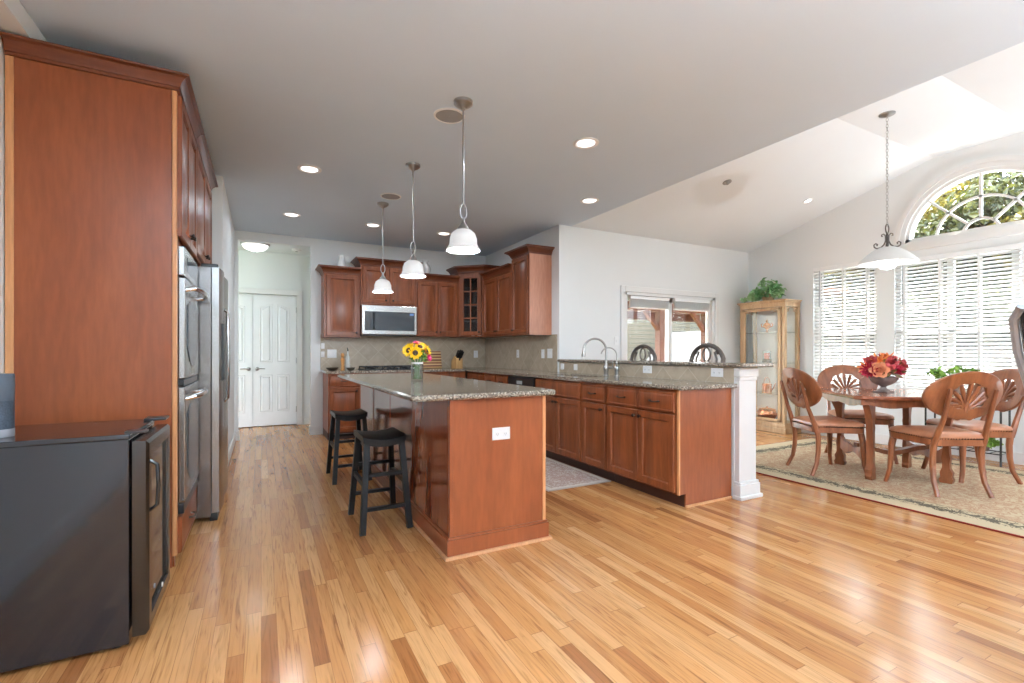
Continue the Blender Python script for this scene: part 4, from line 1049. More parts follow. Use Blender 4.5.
MB().lathe([(.0485, .135), (.0495, .138), (.0495, .147), (.0485, .15)], n=28, cap=False).build('white_ribbon', M['ceramic'], r)
sf = [((-.075, -.02, .245), (-.7, -.6, .35), .055, 'sunflower at the left side of the glass vase bouquet'), ((-.03, -.05, .225), (-.15, -1, .25), .055, 'sunflower with dark centre facing the room at front of the bouquet'),
      ((.02, -.02, .275), (.1, -.7, .8), .05, 'sunflower at the top middle of the glass vase bouquet'), ((.075, -.02, .24), (.7, -.5, .35), .055, 'sunflower at the right side of the glass vase bouquet'),
      ((.05, .05, .265), (.3, .6, .8), .05, 'sunflower at the back of the glass vase bouquet, turned away'), ((-.05, .04, .27), (-.4, .4, .8), .05, 'sunflower at the back left of the glass vase bouquet')]
def stem_to(p, rad=.003): return MB().tube([(p[0] * -.15, p[1] * -.15, .016), (p[0] * .12, p[1] * .12, .12), (p[0] * .5, p[1] * .5, .17), (p[0] * .93, p[1] * .93, p[2] - .01)], rad, 6)
for i, (p, nr, s_, lab) in enumerate(sf):
    r = thing('sunflower', lab, 'flower', (VX, VY, VZ0), 0, 'sunflowers in the glass vase')
    stem_to(p).build('stem', M['stem'], r)
    petals(MB(), p, nr, [(16, s_ * .30, s_ * .75, s_ * .38, 8), (14, s_ * .30, s_ * .65, s_ * .36, 24)], i).build('petals', M['sun_petal'], r)
    q = Matrix.Translation(p) @ Vector(nr).to_track_quat('Z', 'Y').to_matrix().to_4x4()
    MB().lathe([(s_ * .42, -.002), (s_ * .40, .006), (s_ * .2, .010), (.001, .010)], n=14).xf(q).build('disc', M['sun_disc'], r)
for i, (p, nr, lab) in enumerate((((.085, -.045, .185), (.6, -.8, .1), 'magenta daisy low on the right side of the vase bouquet'), ((-.005, .0, .305), (0, -.4, 1), 'magenta daisy peeking over the top of the sunflowers'))):
    r = thing('gerbera_daisy', lab, 'flower', (VX, VY, VZ0), 0, 'magenta daisies in the glass vase')
    stem_to(p).build('stem', M['stem'], r)
    petals(MB(), p, nr, [(14, .006, .028, .012, 10), (12, .004, .02, .011, 35)], 40 + i).build('petals', M['pink'], r)
lf = MB()
for k in range(16):
    a = random.uniform(0, 2 * PI); rr_ = random.uniform(.02, .06); z = random.uniform(.16, .23)
    petals(lf, (rr_ * math.cos(a), rr_ * math.sin(a), z), (math.cos(a), math.sin(a), .6), [(2, 0, .05, .022, 20)], k)
o = lf.build('bouquet_greenery', M['leaf2'], loc=(VX, VY, VZ0)); tag(o, 'green leaves among the sunflower stems in the vase', 'leaves')
ns = MB()
for k in range(9):
    a = k * .7; ns.tube([(.03 * math.cos(a + 2), .03 * math.sin(a + 2), .014), (.035 * math.cos(a), .035 * math.sin(a), .15), (.055 * math.cos(a), .055 * math.sin(a), .22)], .0028, 5)
tag(ns.build('flower_stems', M['stem'], loc=(VX, VY, VZ0)), 'bundle of bare green stems standing in the glass vase', 'stems', kind='stuff')

# ------------------------------------------------------------------ bar stools at the island
def make_stool(loc, label):
    r = thing('bar_stool', label, 'bar stool', loc, 0, 'black saddle-seat stools at the island')
    H = .60
    s = MB(); n = 14; rings = []
    for i in range(n + 1):
        x = -.138 + .276 * i / n; t = abs(x) / .138
        zt = H - .018 + .020 * t ** 2; zb = zt - .045 + .012 * (t ** 4)
        hy = .185 if i not in (0, n) else .180
        rings.append([(x, -hy, zb), (x, hy, zb), (x, hy, zt), (x, hy - .01, zt + .004), (x, -hy + .01, zt + .004), (x, -hy, zt)])
    s.loft(rings).build('seat', M['stool'], r, smooth=40)
    TX, TY, BX, BY = .112, .155, .150, .222
    def at(sx, sy, z): k = 1 - z / .555; return Vector((sx * (TX + (BX - TX) * k), sy * (TY + (BY - TY) * k), z))
    for sx in (-1, 1):
        for sy in (-1, 1): MB().bar(at(sx, sy, 0), at(sx, sy, .562), .036, .036).build('leg', M['stool'], r, smooth=0)
    for a, b, z in (((-1, -1), (1, -1), .36), ((-1, 1), (1, 1), .36), ((-1, -1), (-1, 1), .30), ((1, -1), (1, 1), .30), ((-1, -1), (1, -1), .15), ((-1, 1), (1, 1), .15)):
        MB().bar(at(*a, z), at(*b, z), .022, .030).build('stretcher', M['stool'], r, smooth=0)
    return r
st1 = make_stool((.712, 3.30, 0), 'black saddle-seat bar stool nearer the viewer, left of the island')
dup(st1, (.712, 4.60, 0), 0, 'black saddle-seat bar stool farther down the island, toward the rear cabinets')

# kitchen mat
mt_ = MB().box(-.33, .33, -.9, .9, 0, .008, .003).build('kitchen_mat', rug_mat('mat_pattern', .33, .9, s2l(186, 172, 160), s2l(150, 116, 108), s2l(196, 184, 172), s2l(156, 130, 122), s2l(170, 156, 146), .10, 14), loc=(2.42, 4.23, .001), smooth=0)
tag(mt_, 'faded floral kitchen mat on the floor before the sink cabinets', 'rug')
# dining rug
RX0, RX1, RY0, RY1 = 4.155, 6.48, .55, 3.755
rg_ = MB().box(-(RX1 - RX0) / 2, (RX1 - RX0) / 2, -(RY1 - RY0) / 2, (RY1 - RY0) / 2, 0, .010, .003).build('dining_rug', rug_mat('rug_pattern', (RX1 - RX0) / 2, (RY1 - RY0) / 2, s2l(184, 164, 134), s2l(160, 118, 92), s2l(186, 168, 138), s2l(58, 54, 46), s2l(122, 40, 32), .32, 11), loc=((RX0 + RX1) / 2, (RY0 + RY1) / 2, .001), smooth=0)
tag(rg_, 'large beige floral rug with a dark vine border under the dining table', 'rug')
RZ = .0115

# ------------------------------------------------------------------ ceiling fixtures
def pendant(loc, label):
    r = thing('pendant_lamp', label, 'pendant lamp', loc, 0, 'white glass pendants over the island')
    MB().lathe([(.001, -.052), (.012, -.052), (.016, -.045), (.040, -.034), (.060, -.018), (.062, 0)], n=24).build('canopy', M['nickel'], r)
    MB().tube([(0, 0, -.05), (0, 0, -.655)], .006, 10).build('rod', M['nickel'], r)
    l = MB()
    l.tube([(.022 * math.cos(a), 0, -.70 + .048 * math.sin(a)) for a in [2 * PI * k / 16 for k in range(16)]], .0045, 6, True)
    l.build('loop', M['nickel'], r)
    MB().lathe([(.006, -.735), (.010, -.75), (.012, -.77), (.022, -.785), (.034, -.80), (.036, -.815), (.03, -.822)], n=20).build('socket_cap', M['nickel'], r)
    MB().lathe([(.030, -.812), (.050, -.818), (.074, -.838), (.086, -.872), (.088, -.905), (.096, -.926), (.108, -.940), (.110, -.948), (.105, -.948), (.092, -.928), (.083, -.905), (.081, -.872), (.070, -.842), (.048, -.824), (.030, -.818)], n=32, cap=False).build('shade', M['shade'], r)
    b = MB(); b.ball((0, 0, -.915), .024, 14, 10, (1, 1, 1.1)); b.build('bulb', M['bulb'], r)
    return r
for (x, y, lab) in ((1.135, 2.82, 'white glass pendant nearest the viewer, over the island front'), (1.140, 3.97, 'white glass pendant in the middle, over the sunflower vase'), (1.150, 5.15, 'white glass pendant farthest back, in front of the microwave')):
    p_ = pendant((x, y, CZ), lab); lamp('pendant_light', 'POINT', (0, 0, -.957), PEND_W, size=.014, parent=p_)
def downlight(x, y, lab, on=True, z=CZ, power=None):
    r = thing('recessed_downlight', lab, 'ceiling light', (x, y, z), 0, 'recessed downlights')
    MB().lathe([(.098, 0), (.097, -.006), (.080, -.009), (.070, -.004), (.066, -.0005)], n=28, cap=False).build('trim_ring', M['white'], r)
    MB().lathe([(.067, -.002), (.066, -.0035), (.001, -.0045)], n=28, cap=False).build('lens', M['can_lens'], r)
    l = lamp('downlight_lamp', 'AREA', (0, 0, -.012), CAN_W if power is None else power, size=.12, parent=r)
for x, y, lab in ((2.185, 2.943, 'recessed downlight nearest the viewer, right of the front pendant'), (3.044, 4.039, 'recessed downlight near the edge of the sloped dining ceiling'),
                  (2.164, 6.066, 'recessed downlight before the corner cabinet, right of the rear pendants'), (1.235, 6.075, 'recessed downlight behind the middle pendant, above the cooktop run'),
                  (.308, 6.051, 'recessed downlight above the walkway nearest the hall opening'), (.37, 4.478, 'recessed downlight above the walkway opposite the refrigerator')):
    downlight(x, y, lab)
for x, y, lab in ((.3, -1.8, 'recessed downlight added out of view behind the viewer, left'), (2.4, -1.8, 'recessed downlight added out of view behind the viewer, right'), (5.0, -2.0, 'recessed downlight added out of view behind the viewer, far right')):  # unseen downlights added to light the living side
    downlight(x, y, lab)
# fill lamps added out of view to brighten the ceilings
def fill_lamp(loc, label, power=FILL_W):
  r = thing('fill_floor_lamp', label, 'floor lamp', loc, 0, 'added fill lamps')
  MB().lathe([(.14, 0), (.14, .015), (.05, .03), (.015, .04)], n=24).build('base', M['nickel'], r)
  MB().tube([(0, 0, .03), (0, 0, 1.72)], .013, 10).build('pole', M['nickel'], r)
  MB().lathe([(.02, 1.70), (.06, 1.71), (.13, 1.75), (.17, 1.81), (.165, 1.81), (.125, 1.76), (.05, 1.725), (.001, 1.72)], n=28, cap=False).build('bowl_shade', M['nickel'], r)
  MB().ball((0, 0, 1.765), .03, 12, 8).build('bulb', M['bulb'], r)
  _u = lamp('uplight', 'SPOT', (0, 0, 1.84), power, size=.08, parent=r); _u.rotation_euler = (PI, 0, 0); _u.data.spot_size = R(165); _u.data.spot_blend = .6
fill_lamp((2.3, -1.7, 0), 'tall fill lamp added out of view in the living area behind the viewer')
r = thing('fill_floor_uplight', 'low canister uplight added out of view past the dining rug', 'floor lamp', (6.0, -.1, 0))  # unseen lamp added to brighten the sloped ceiling
MB().lathe([(.09, 0), (.09, .26), (.082, .26), (.080, .20), (.001, .19)], n=24, cap=False).build('canister', M['nickel'], r)
MB().lathe([(.06, .193), (.05, .22), (.001, .23)], n=16).build('bulb', M['bulb'], r)
_u = lamp('uplight', 'SPOT', (0, 0, .30), 370, size=.07, parent=r); _u.rotation_euler = (PI, R(12), 0); _u.data.spot_size = R(150); _u.data.spot_blend = .7
fill_lamp((.1, -1.2, 0), 'tall fill lamp added out of view close behind the viewer near the left wall')
# small spot on the slope
k = (VZ - CZ) / (YD - 2.60)
def slope_thing(name, lab, cat, x, y):
    r = thing(name, lab, cat, (x, y, CZ + k * (YD - y))); r.rotation_euler = (-math.atan(k), 0, 0); return r
r = slope_thing('recessed_spot', 'small recessed spot on the sloped ceiling left of dining pendant', 'ceiling light', 6.24, 3.66)
MB().lathe([(.06, 0), (.058, -.006), (.042, -.006), (.040, -.001)], n=24, cap=False).build('trim_ring', M['white'], r)
MB().lathe([(.041, -.002), (.001, -.003)], n=24, cap=False).build('lens', M['can_lens'], r)
r = slope_thing('sprinkler_head', 'small grey sensor on the sloped ceiling above the patio door', 'sensor', 4.72, 3.68)
MB().lathe([(.05, 0), (.048, -.008), (.02, -.012), (.015, -.03), (.001, -.032)], n=20).build('body', M['grille'], r)
for x, y, lab in ((1.119, 3.03, 'round grey ceiling speaker beside the nearest pendant canopy'), (1.168, 4.87, 'round grey ceiling speaker beside the rear pendant canopy')):
    r = thing('ceiling_speaker', lab, 'speaker', (x, y, CZ), 0, 'round ceiling speakers')
    MB().lathe([(.105, 0), (.104, -.006), (.092, -.008), (.092, -.004)], n=32, cap=False).build('rim', M['white'], r)
    MB().lathe([(.092, -.004), (.001, -.006)], n=32, cap=False).build('grille', M['grille'], r)
r = thing('flush_ceiling_light', 'domed flush-mount light on the hall ceiling', 'ceiling light', (-.075, 7.72, 2.70))
MB().lathe([(.19, 0), (.19, -.012), (.178, -.024), (.165, -.026)], n=32, cap=False).build('rim', M['nickel'], r)
MB().lathe([(.172, -.02), (.160, -.05), (.12, -.085), (.06, -.105), (.001, -.110)], n=32, cap=False).build('glass_dome', emis('lit_dome', (1, .98, .95), 1.4), r)
MB().lathe([(.001, -.110), (.010, -.112), (.008, -.125), (.001, -.130)], n=12).build('finial', M['nickel'], r)
lamp('flush_lamp', 'POINT', (0, 0, -.17), FLUSH_W, size=.1, parent=r)
r = thing('smoke_detector', 'white smoke detector on the hall ceiling right of the dome light', 'smoke detector', (.47, 7.85, 2.70))
MB().lathe([(.068, 0), (.068, -.018), (.055, -.034), (.001, -.036)], n=24).build('housing', M['white'], r)
MB().lathe([(.022, -.036), (.020, -.039), (.001, -.039)], n=16).build('vent_ring', M['slot'], r)

# dining pendant
r = thing('dining_pendant', 'wide white glass bowl pendant hung on a chain above the dining table', 'pendant lamp', (5.23, 2.33, VZ))
MB().lathe([(.065, 0), (.064, -.010), (.04, -.022), (.012, -.03), (.001, -.036)], n=24).build('canopy', M['nickel'], r)
ch = MB(); z = -.04; i = 0
while z > -1.03:
    pts = []
    for a in [2 * PI * q / 10 for q in range(10)]:
        u_ = .009 * math.cos(a); pts.append((u_ if i % 2 else 0, 0 if i % 2 else u_, z - .017 + .019 * math.sin(a)))
    ch.tube(pts, .0022, 5, True); z -= .029; i += 1
ch.build('chain', M['nickel'], r)
sc_ = MB()
sc_.tube([(.030 * math.cos(a), 0, -1.085 + .042 * math.sin(a)) for a in [2 * PI * q / 18 for q in range(18)]], .005, 6, True)
for an in (R(28), R(28) + PI, R(28) + PI / 2, R(28) - PI / 2):
    c, s_ = math.cos(an), math.sin(an)
    pr_ = [(.012, -1.145), (.012, -1.20), (.025, -1.235), (.05, -1.258), (.078, -1.262), (.098, -1.248), (.100, -1.225), (.085, -1.214), (.073, -1.225), (.078, -1.238)]
    sc_.tube([(c * a, s_ * a, b) for a, b in pr_], .006, 6)
    sc_.tube([(c * a, s_ * a, b) for a, b in [(.010, -1.20), (.012, -1.15), (.028, -1.130), (.042, -1.138), (.042, -1.152), (.032, -1.152)]], .005, 6)
sc_.tube([(0, 0, -1.125), (0, 0, -1.30)], .010, 8)
sc_.build('scroll_frame', M['grey_iron'], r)
MB().lathe([(.06, -1.262), (.10, -1.280), (.15, -1.315), (.20, -1.365), (.228, -1.398), (.238, -1.412), (.230, -1.414), (.195, -1.378), (.145, -1.325), (.10, -1.290), (.06, -1.272)], n=40, cap=False).build('shade', M['dshade'], r)
b = MB(); b.lathe([(.001, -1.31), (.07, -1.33), (.088, -1.375), (.082, -1.425), (.052, -1.460), (.001, -1.472)], n=24); b.build('globe', emis('lit_globe', (1, .99, .97), 1.6), r)
lamp('dining_lamp', 'POINT', (0, 0, -1.53), 4, size=.08, parent=r)

# ------------------------------------------------------------------ dining table
TC = (5.25, 2.32)
r = thing('dining_table', 'square carved cherry trestle table standing on the beige rug', 'table', (*TC, RZ), R(50))
hs, cl_ = .495, .05
oct_ = [(hs, hs - cl_), (hs - cl_, hs), (-hs + cl_, hs), (-hs, hs - cl_), (-hs, -hs + cl_), (-hs + cl_, -hs), (hs - cl_, -hs), (hs, -hs + cl_)]
t = MB(); slab(t, oct_, .725, .758, .010); t.build('tabletop', M['table_top'], r, smooth=25)
ap = MB()
for a in range(4):
    q = Matrix.Rotation(R(90 * a), 4, 'Z')
    m = MB()
    pts = [(-.42, .725), (.42, .725), (.42, .672)] + [(.42 - .84 * i / 16, .672 - .018 * math.sin(PI * i / 16) + .012 * math.cos(4 * PI * i / 16)) for i in range(1, 16)] + [(-.42, .672)]
    m.prism(pts, 'y', -.425, -.400); m.xf(q)
    tmp = bpy.data.meshes.new('x'); m.bm.to_mesh(tmp); m.bm.free(); ap.bm.from_mesh(tmp); bpy.data.meshes.remove(tmp)
ap.build('apron', M['dine'], r, smooth=25)
# leg outline in the diagonal plane: (outward, z)
outl = [(.05, 0), (.06, .03), (.045, .06), (.055, .09), (.030, .13), (.028, .17), (.036, .22), (.030, .24), (.024, .30), (.026, .42), (.040, .46), (.032, .49), (.05, .56), (.085, .62), (.115, .66), (.16, .69), (.175, .725)]
inl = [(-.05, .725), (-.045, .66), (-.035, .55), (-.030, .49), (-.042, .46), (-.030, .42), (-.028, .30), (-.036, .24), (-.042, .22), (-.034, .17), (-.036, .13), (-.055, .09), (-.05, .05), (-.065, .03), (-.055, 0)]
for a in (45, 135, 225, 315):
    m = MB(); m.prism([(u * .78, z) for u, z in outl + inl], 'y', -.026, .026); m.xf(Matrix.Rotation(R(a), 4, 'Z') @ Matrix.Translation((.415, 0, 0))); m.build('leg', M['dine'], r, smooth=35)
for s_ in (-1, 1):
    m = MB(); pts = [(-.27, .30), (-.20, .26), (-.10, .25), (0, .235), (.10, .25), (.20, .26), (.27, .30), (.27, .17), (.16, .14), (.06, .175), (0, .185), (-.06, .175), (-.16, .14), (-.27, .17)]
    m.prism(pts, 'y', .275 * s_, .305 * s_); m.build('trestle_board', M['dine'], r, smooth=35)
m = MB(); n = 16
m.loft([[(-.03, -.285 + .57 * i / n, .205 + .03 * math.cos(2 * PI * i / n)), (.03, -.285 + .57 * i / n, .205 + .03 * math.cos(2 * PI * i / n)), (.03, -.285 + .57 * i / n, .245 + .03 * math.cos(2 * PI * i / n)), (-.03, -.285 + .57 * i / n, .245 + .03 * math.cos(2 * PI * i / n))] for i in range(n + 1)])
m.build('stretcher', M['dine'], r, smooth=35)

# ------------------------------------------------------------------ dining chairs (front faces +y locally)
def make_chair(loc, rz, label):
    r = thing('dining_chair', label, 'chair', loc, rz, 'oval-back chairs around the dining table')
    def outline(g=0.0, n=9):
        # rounded trapezoid seat plan
        base = [(.27, .235), (-.27, .235), (-.205, -.205), (.205, -.205)]
        rad = [.09, .09, .06, .06]; out = []
        for i in range(4):
            p, a, b = Vector(base[i]), Vector(base[i - 1]), Vector(base[(i + 1) % 4])
            da, db = (a - p).normalized(), (b - p).normalized(); q0, q1 = p + da * rad[i], p + db * rad[i]
            for k in range(n + 1):
                t = k / n; q = q0 * (1 - t) ** 2 + p * 2 * t * (1 - t) + q1 * t * t
                out.append(q)
        c = Vector((0, .015))
        return [c + (q - c) * (1 - g) for q in out]
    def ring(g, z): return [(q.x, q.y, z) for q in outline(g)]
    MB().loft([ring(.02, .395), ring(.0, .40), ring(.0, .445), ring(.02, .45)]).build('seat_frame', M['dine'], r, smooth=40)
    st = MB().loft([ring(.015, .448), ring(-.008, .455), ring(-.012, .470), ring(.03, .488), ring(.15, .500), ring(.45, .509), ring(.8, .512)]).build('seat', M['leather'], r, smooth=60)
    nb = MB(); ol = outline(-.012); per = []
    for i in range(len(ol)):
        a, b = ol[i], ol[(i + 1) % len(ol)]; d = (b - a).length; k = max(1, round(d / .022))
        per += [a + (b - a) * j / k for j in range(k)]
    pp = []; rr_ = []
    for q in per:
        pp.append((q.x, q.y, .4535)); rr_.append(.0058)
        nx = per[(len(pp)) % len(per)]; pp.append(((q.x + nx.x) / 2, (q.y + nx.y) / 2, .4535)); rr_.append(.003)
    nb.tube(pp, rr_, 6, True)
    nb.build('nailhead_trim', M['nail'], st)
    for s_ in (-1, 1):
        MB().tube([(s_ * .225, .19, .42), (s_ * .232, .205, .33), (s_ * .236, .208, .22), (s_ * .244, .212, .11), (s_ * .262, .235, .0)], [.026, .026, .022, .019, .017], 8).build('leg', M['dine'], r)
        MB().tube([(s_ * .185, -.175, .42), (s_ * .187, -.165, .33), (s_ * .189, -.168, .22), (s_ * .193, -.185, .11), (s_ * .205, -.235, .0)], [.024, .023, .021, .019, .017], 8).build('leg', M['dine'], r)
        m = MB(); m.tube([(s_ * .186, -.180, .40), (s_ * .186, -.195, .46), (s_ * .178, -.222, .54), (s_ * .172, -.250, .62), (s_ * .170, -.288, .76), (s_ * .170, -.312, .850), (s_ * .170, -.315, .857)], [.022, .023, .020, .018, .017, .015, .006], 8, flat=1.0); m.build('back_post', M['dine'], r)
    # oval pierced back
    cz, HX, HZ = .800, .300, .192
    yb = lambda x, z: -.215 - (z - .62) * .28 + .055 * (x / HX) ** 2
    nn = 56; hx, hz, hc = .150, .112, .785
    def P(x, z, o): return (x, yb(x, z) + o, z)
    outer = [(HX * math.cos(2 * PI * i / nn), cz + HZ * math.sin(2 * PI * i / nn)) for i in range(nn)]
    inner = []
    for i in range(nn):
        a = 2 * PI * i / nn; sx, sz = math.cos(a), math.sin(a)
        k = 1 + .05 * math.cos(9 * a)
        zz = sz * hz * (1.0 if sz > 0 else .85)
        inner.append((hx * sx * k, hc + zz * k))
    mid = [((a[0] + b[0]) / 2, (a[1] + b[1]) / 2) for a, b in zip(outer, inner)]
    o_in = [((a[0] * .97), cz + (a[1] - cz) * .96) for a in outer]
    rings = [[P(*q, .013) for q in inner], [P(*q, .013) for q in mid], [P(*q, .013) for q in o_in], [P(*q, .006) for q in outer], [P(*q, -.006) for q in outer], [P(*q, -.013) for q in o_in], [P(*q, -.013) for q in mid], [P(*q, -.013) for q in inner], [P(*q, .013) for q in inner]]
    bk = MB().loft(rings, True, False).build('backrest', M['dine'], r, smooth=40)
    pm = MB(); z0 = hc - .085
    for j in range(9):
        a = R(8 + 164 * j / 8); ca, sa = math.cos(a), math.sin(a)
        L_ = 1 / math.sqrt((ca / hx) ** 2 + (sa / (hz + .085)) ** 2) * 1.01
        pts = []
        for q in range(7):
            t = q / 6; rad = L_ * t; bend = .018 * math.sin(PI * t) * (-1 if ca < 0 else 1) * abs(ca)
            x = rad * ca; z = z0 + rad * sa - bend
            if z < z0 - .02: z = z0 - .02
            pts.append(P(x, z, 0))
        pm.tube(pts, [.008, .008, .010, .013, .016, .017, .014], 8)
    for s_ in (-1, 1):
        pm.tube([P(s_ * (.055 + .028 * math.cos(t)), z0 - .004 + .024 * math.sin(t), 0) for t in [PI * .1 + 1.6 * PI * q / 10 for q in range(11)]], .008, 6)
    pm.tube([P(0, z0 - .03, 0), P(0, z0 + .02, 0), P(0, z0 + .05, 0)], [.02, .022, .012], 8)
    pm.build('carved_palmette', M['dine'], bk)
    pd = MB(); pts = []
    for i in range(17):
        x = -.09 + .18 * i / 16; pts.append((x, .612 + .010 * math.cos(4 * PI * i / 16) * (1 if i not in (0, 16) else .2)))
    pd.loft([[P(x, z, -.012), P(x, z, .012), P(x, .635, .012), P(x, .635, -.012)] for x, z in pts]).build('lower_scallop', M['dine'], bk, smooth=40)
    return r
c1 = make_chair((4.985, 1.85, RZ), R(-30), 'carved oval-back dining chair nearest the viewer, its pierced back toward the camera')
dup(c1, (4.79, 2.66, RZ), R(-119), 'carved oval-back dining chair seen side-on, beside the white post and curio cabinet')
dup(c1, (5.67, 2.81, RZ), R(140), 'carved oval-back dining chair across the table under the narrow window blind')
dup(c1, (5.745, 1.90, RZ), R(50), 'carved oval-back dining chair behind the nearest one, beside the black plant stand')

# ------------------------------------------------------------------ urn of silk flowers on the table
UX, UY, UZ = 5.25, 2.37, RZ + .7585
r = thing('footed_urn', 'grey fluted footed urn holding the red and peach flowers on the table', 'urn', (UX, UY, UZ))
MB().box(-.062, .062, -.062, .062, 0, .012, .003).build('base', M['urn'], r, smooth=0)
bw = MB(); nn = 40
prof_ = [(.055, .012), (.050, .022), (.026, .036), (.022, .052), (.034, .062), (.060, .074), (.090, .096), (.106, .122), (.110, .134), (.116, .140), (.116, .147), (.104, .147), (.090, .12)]
bw.loft([[((q * (1 + (.035 * math.cos(20 * 2 * PI * i / nn) if .07 < z < .13 else 0))) * math.cos(2 * PI * i / nn), (q * (1 + (.035 * math.cos(20 * 2 * PI * i / nn) if .07 < z < .13 else 0))) * math.sin(2 * PI * i / nn), z) for i in range(nn)] for q, z in prof_], True, True)
bw.build('fluted_bowl', M['urn'], r, smooth=50)
# given as (to the right, to the front, up) seen from the kitchen side
fl = [((-.035, .125, .205), (-.15, 1, .30), .072, 'peach', 'rose', 'large peach rose at the front of the table arrangement'),
      ((.125, .08, .20), (.7, .8, .2), .062, 'red', 'dahlia', 'crimson dahlia at the right of the table arrangement'),
      ((-.135, .06, .205), (-.8, .7, .15), .058, 'red', 'dahlia', 'crimson dahlia at the left of the table arrangement'),
      ((-.035, .05, .295), (-.1, .7, .8), .056, 'orange', 'lily', 'orange lily standing at the top of the table arrangement'),
      ((.065, .06, .275), (.3, .8, .6), .064, 'rose', 'rose', 'dusty pink rose at the upper right of the table arrangement'),
      ((-.115, .01, .285), (-.6, .5, .7), .055, 'rose', 'rose', 'dusty pink rose at the upper left of the table arrangement'),
      ((.165, -.02, .25), (1, .2, .4), .055, 'rose', 'rose', 'dusty pink rose at the far right edge of the table arrangement'),
      ((-.175, .0, .235), (-1, .3, .3), .045, 'orange', 'lily', 'orange lily at the far left edge of the table arrangement'),
      ((.02, -.10, .29), (.1, -1, .7), .06, 'red', 'dahlia', 'crimson dahlia at the window side of the table arrangement'),
      ((-.09, -.10, .24), (-.5, -1, .4), .06, 'peach', 'rose', 'peach rose at the window side of the table arrangement'),
      ((.045, .125, .215), (.25, 1, .2), .05, 'rose', 'rose', 'dusty pink rose low at the front beside the large peach rose'),
      ((.02, .0, .325), (.1, .3, 1), .05, 'orange', 'lily', 'orange lily at the very top of the table arrangement')]
_q = lambda t: (t[0] * .885 - t[1] * .90, -t[0] * .466 - t[1] * .41, t[2])
fl = [(_q(a), _q(b), *rest_) for a, b, *rest_ in fl]
for i, (p, nr, s_, col, kd, lab) in enumerate(fl):
    r = thing('silk_' + kd, lab, 'flower', (UX, UY, UZ), 0, 'silk flowers in the table urn')
    s_ *= 1.3; p = (p[0], p[1], p[2] + .005); stp = Vector(p); MB().tube([stp * .15 + Vector((0, 0, .10)), stp * .6 + Vector((0, 0, .05)), stp - Vector(nr).normalized() * .01], .004, 6).build('stem', M['stem'], r)
    m = MB()
    if kd == 'rose': petals(m, p, nr, [(6, .004, s_ * .9, s_ * .85, 18), (6, .003, s_ * .75, s_ * .75, 42), (5, .002, s_ * .6, s_ * .6, 62), (4, .001, s_ * .5, s_ * .45, 78)], i)
    elif kd == 'dahlia': petals(m, p, nr, [(16, .006, s_, s_ * .30, 0), (14, .005, s_ * .85, s_ * .28, 25), (12, .004, s_ * .65, s_ * .25, 48), (8, .002, s_ * .45, s_ * .2, 70)], i)
    else: petals(m, p, nr, [(6, .003, s_ * 1.15, s_ * .45, 28), (4, .002, s_ * .7, s_ * .3, 60)], i)
    m.build('petals', M[col], r)
lf = MB()
for k_ in range(34):
    a = random.uniform(0, 2 * PI); el = random.uniform(-.15, 1.2); d = Vector((math.cos(a) * math.cos(el), math.sin(a) * math.cos(el), math.sin(el) + .1))
    petals(lf, Vector((0, 0, .17)) + Vector((d.x * .13, d.y * .13, d.z * .12)), d, [(2, 0, .075, .032, 25)], k_)
tag(lf.build('arrangement_foliage', M['autumn'], loc=(UX, UY, UZ)), 'muted autumn leaves between the flowers of the table arrangement', 'leaves', kind='stuff')

# ------------------------------------------------------------------ curio cabinet and contents
r = thing('curio_cabinet', 'tall glazed curio cabinet of pickled oak in the dining corner', 'cabinet', (6.50, 4.84, 0), R(-90))
cw, cd, chh = .71, .355, 1.90
b = MB(); b.box(-.02, cw + .02, -.02, cd, 0, .075, .006); b.box(-.01, cw + .01, -.01, cd, .075, .125, .006); b.box(0, cw, 0, cd, .125, .15); b.build('base', M['curio'], r, smooth=0)
t = MB(); t.box(0, cw, 0, cd, 1.80, 1.86); t.box(-.015, cw + .015, -.015, cd, 1.86, 1.88, .005); t.box(-.03, cw + .03, -.03, cd, 1.88, chh, .005); t.build('cornice', M['curio'], r, smooth=0)
for px_, py_ in ((0, 0), (cw - .05, 0), (0, cd - .05), (cw - .05, cd - .05)):
    m = MB(); m.box(px_, px_ + .05, py_, py_ + .05, .15, 1.80, .006); m.build('post', M['curio'], r, smooth=0)
m = MB(); m.box(.055, .10, -.012, .012, .16, 1.79, .003); m.box(cw - .10, cw - .055, -.012, .012, .16, 1.79, .003); m.box(.055, cw - .055, -.012, .012, .16, .20, .003); m.box(.055, cw - .055, -.012, .012, 1.75, 1.79, .003)
dr = m.build('door_frame', M['curio'], r, smooth=0)
MB().box(.10, cw - .10, -.003, .003, .20, 1.75).build('pane', M['glass'], dr, smooth=0)
for xx in (.012, cw - .016): MB().box(xx, xx + .004, .05, cd - .05, .15, 1.80).build('side_pane', M['glass'], r, smooth=0)
MB().box(.05, cw - .05, cd - .012, cd - .004, .15, 1.80).build('back_panel', M['white'], r, smooth=0)
SHZ = (.55, 1.0, 1.44)
for z in SHZ: MB().box(.02, cw - .02, .03, cd - .02, z - .008, z).build('shelf', M['shelf_glass'], r, smooth=0)
sb = MB()
def scroll(ox, oy, ax, sgn):
    pts = [(.0, -.10), (.012, -.06), (.03, -.028), (.07, -.012), (.105, -.010)]
    spi = [(.045 + .022 * math.cos(t), -.045 + .022 * math.sin(t)) for t in [q * .6 for q in range(11)]]
    for pl in (pts, spi):
        sb.tube([((ox + sgn * u), oy, 1.80 + v_) if ax == 'x' else (ox, oy + sgn * u, 1.80 + v_) for u, v_ in pl], .007, 6)
scroll(.10, .0, 'x', 1); scroll(cw - .10, .0, 'x', -1)
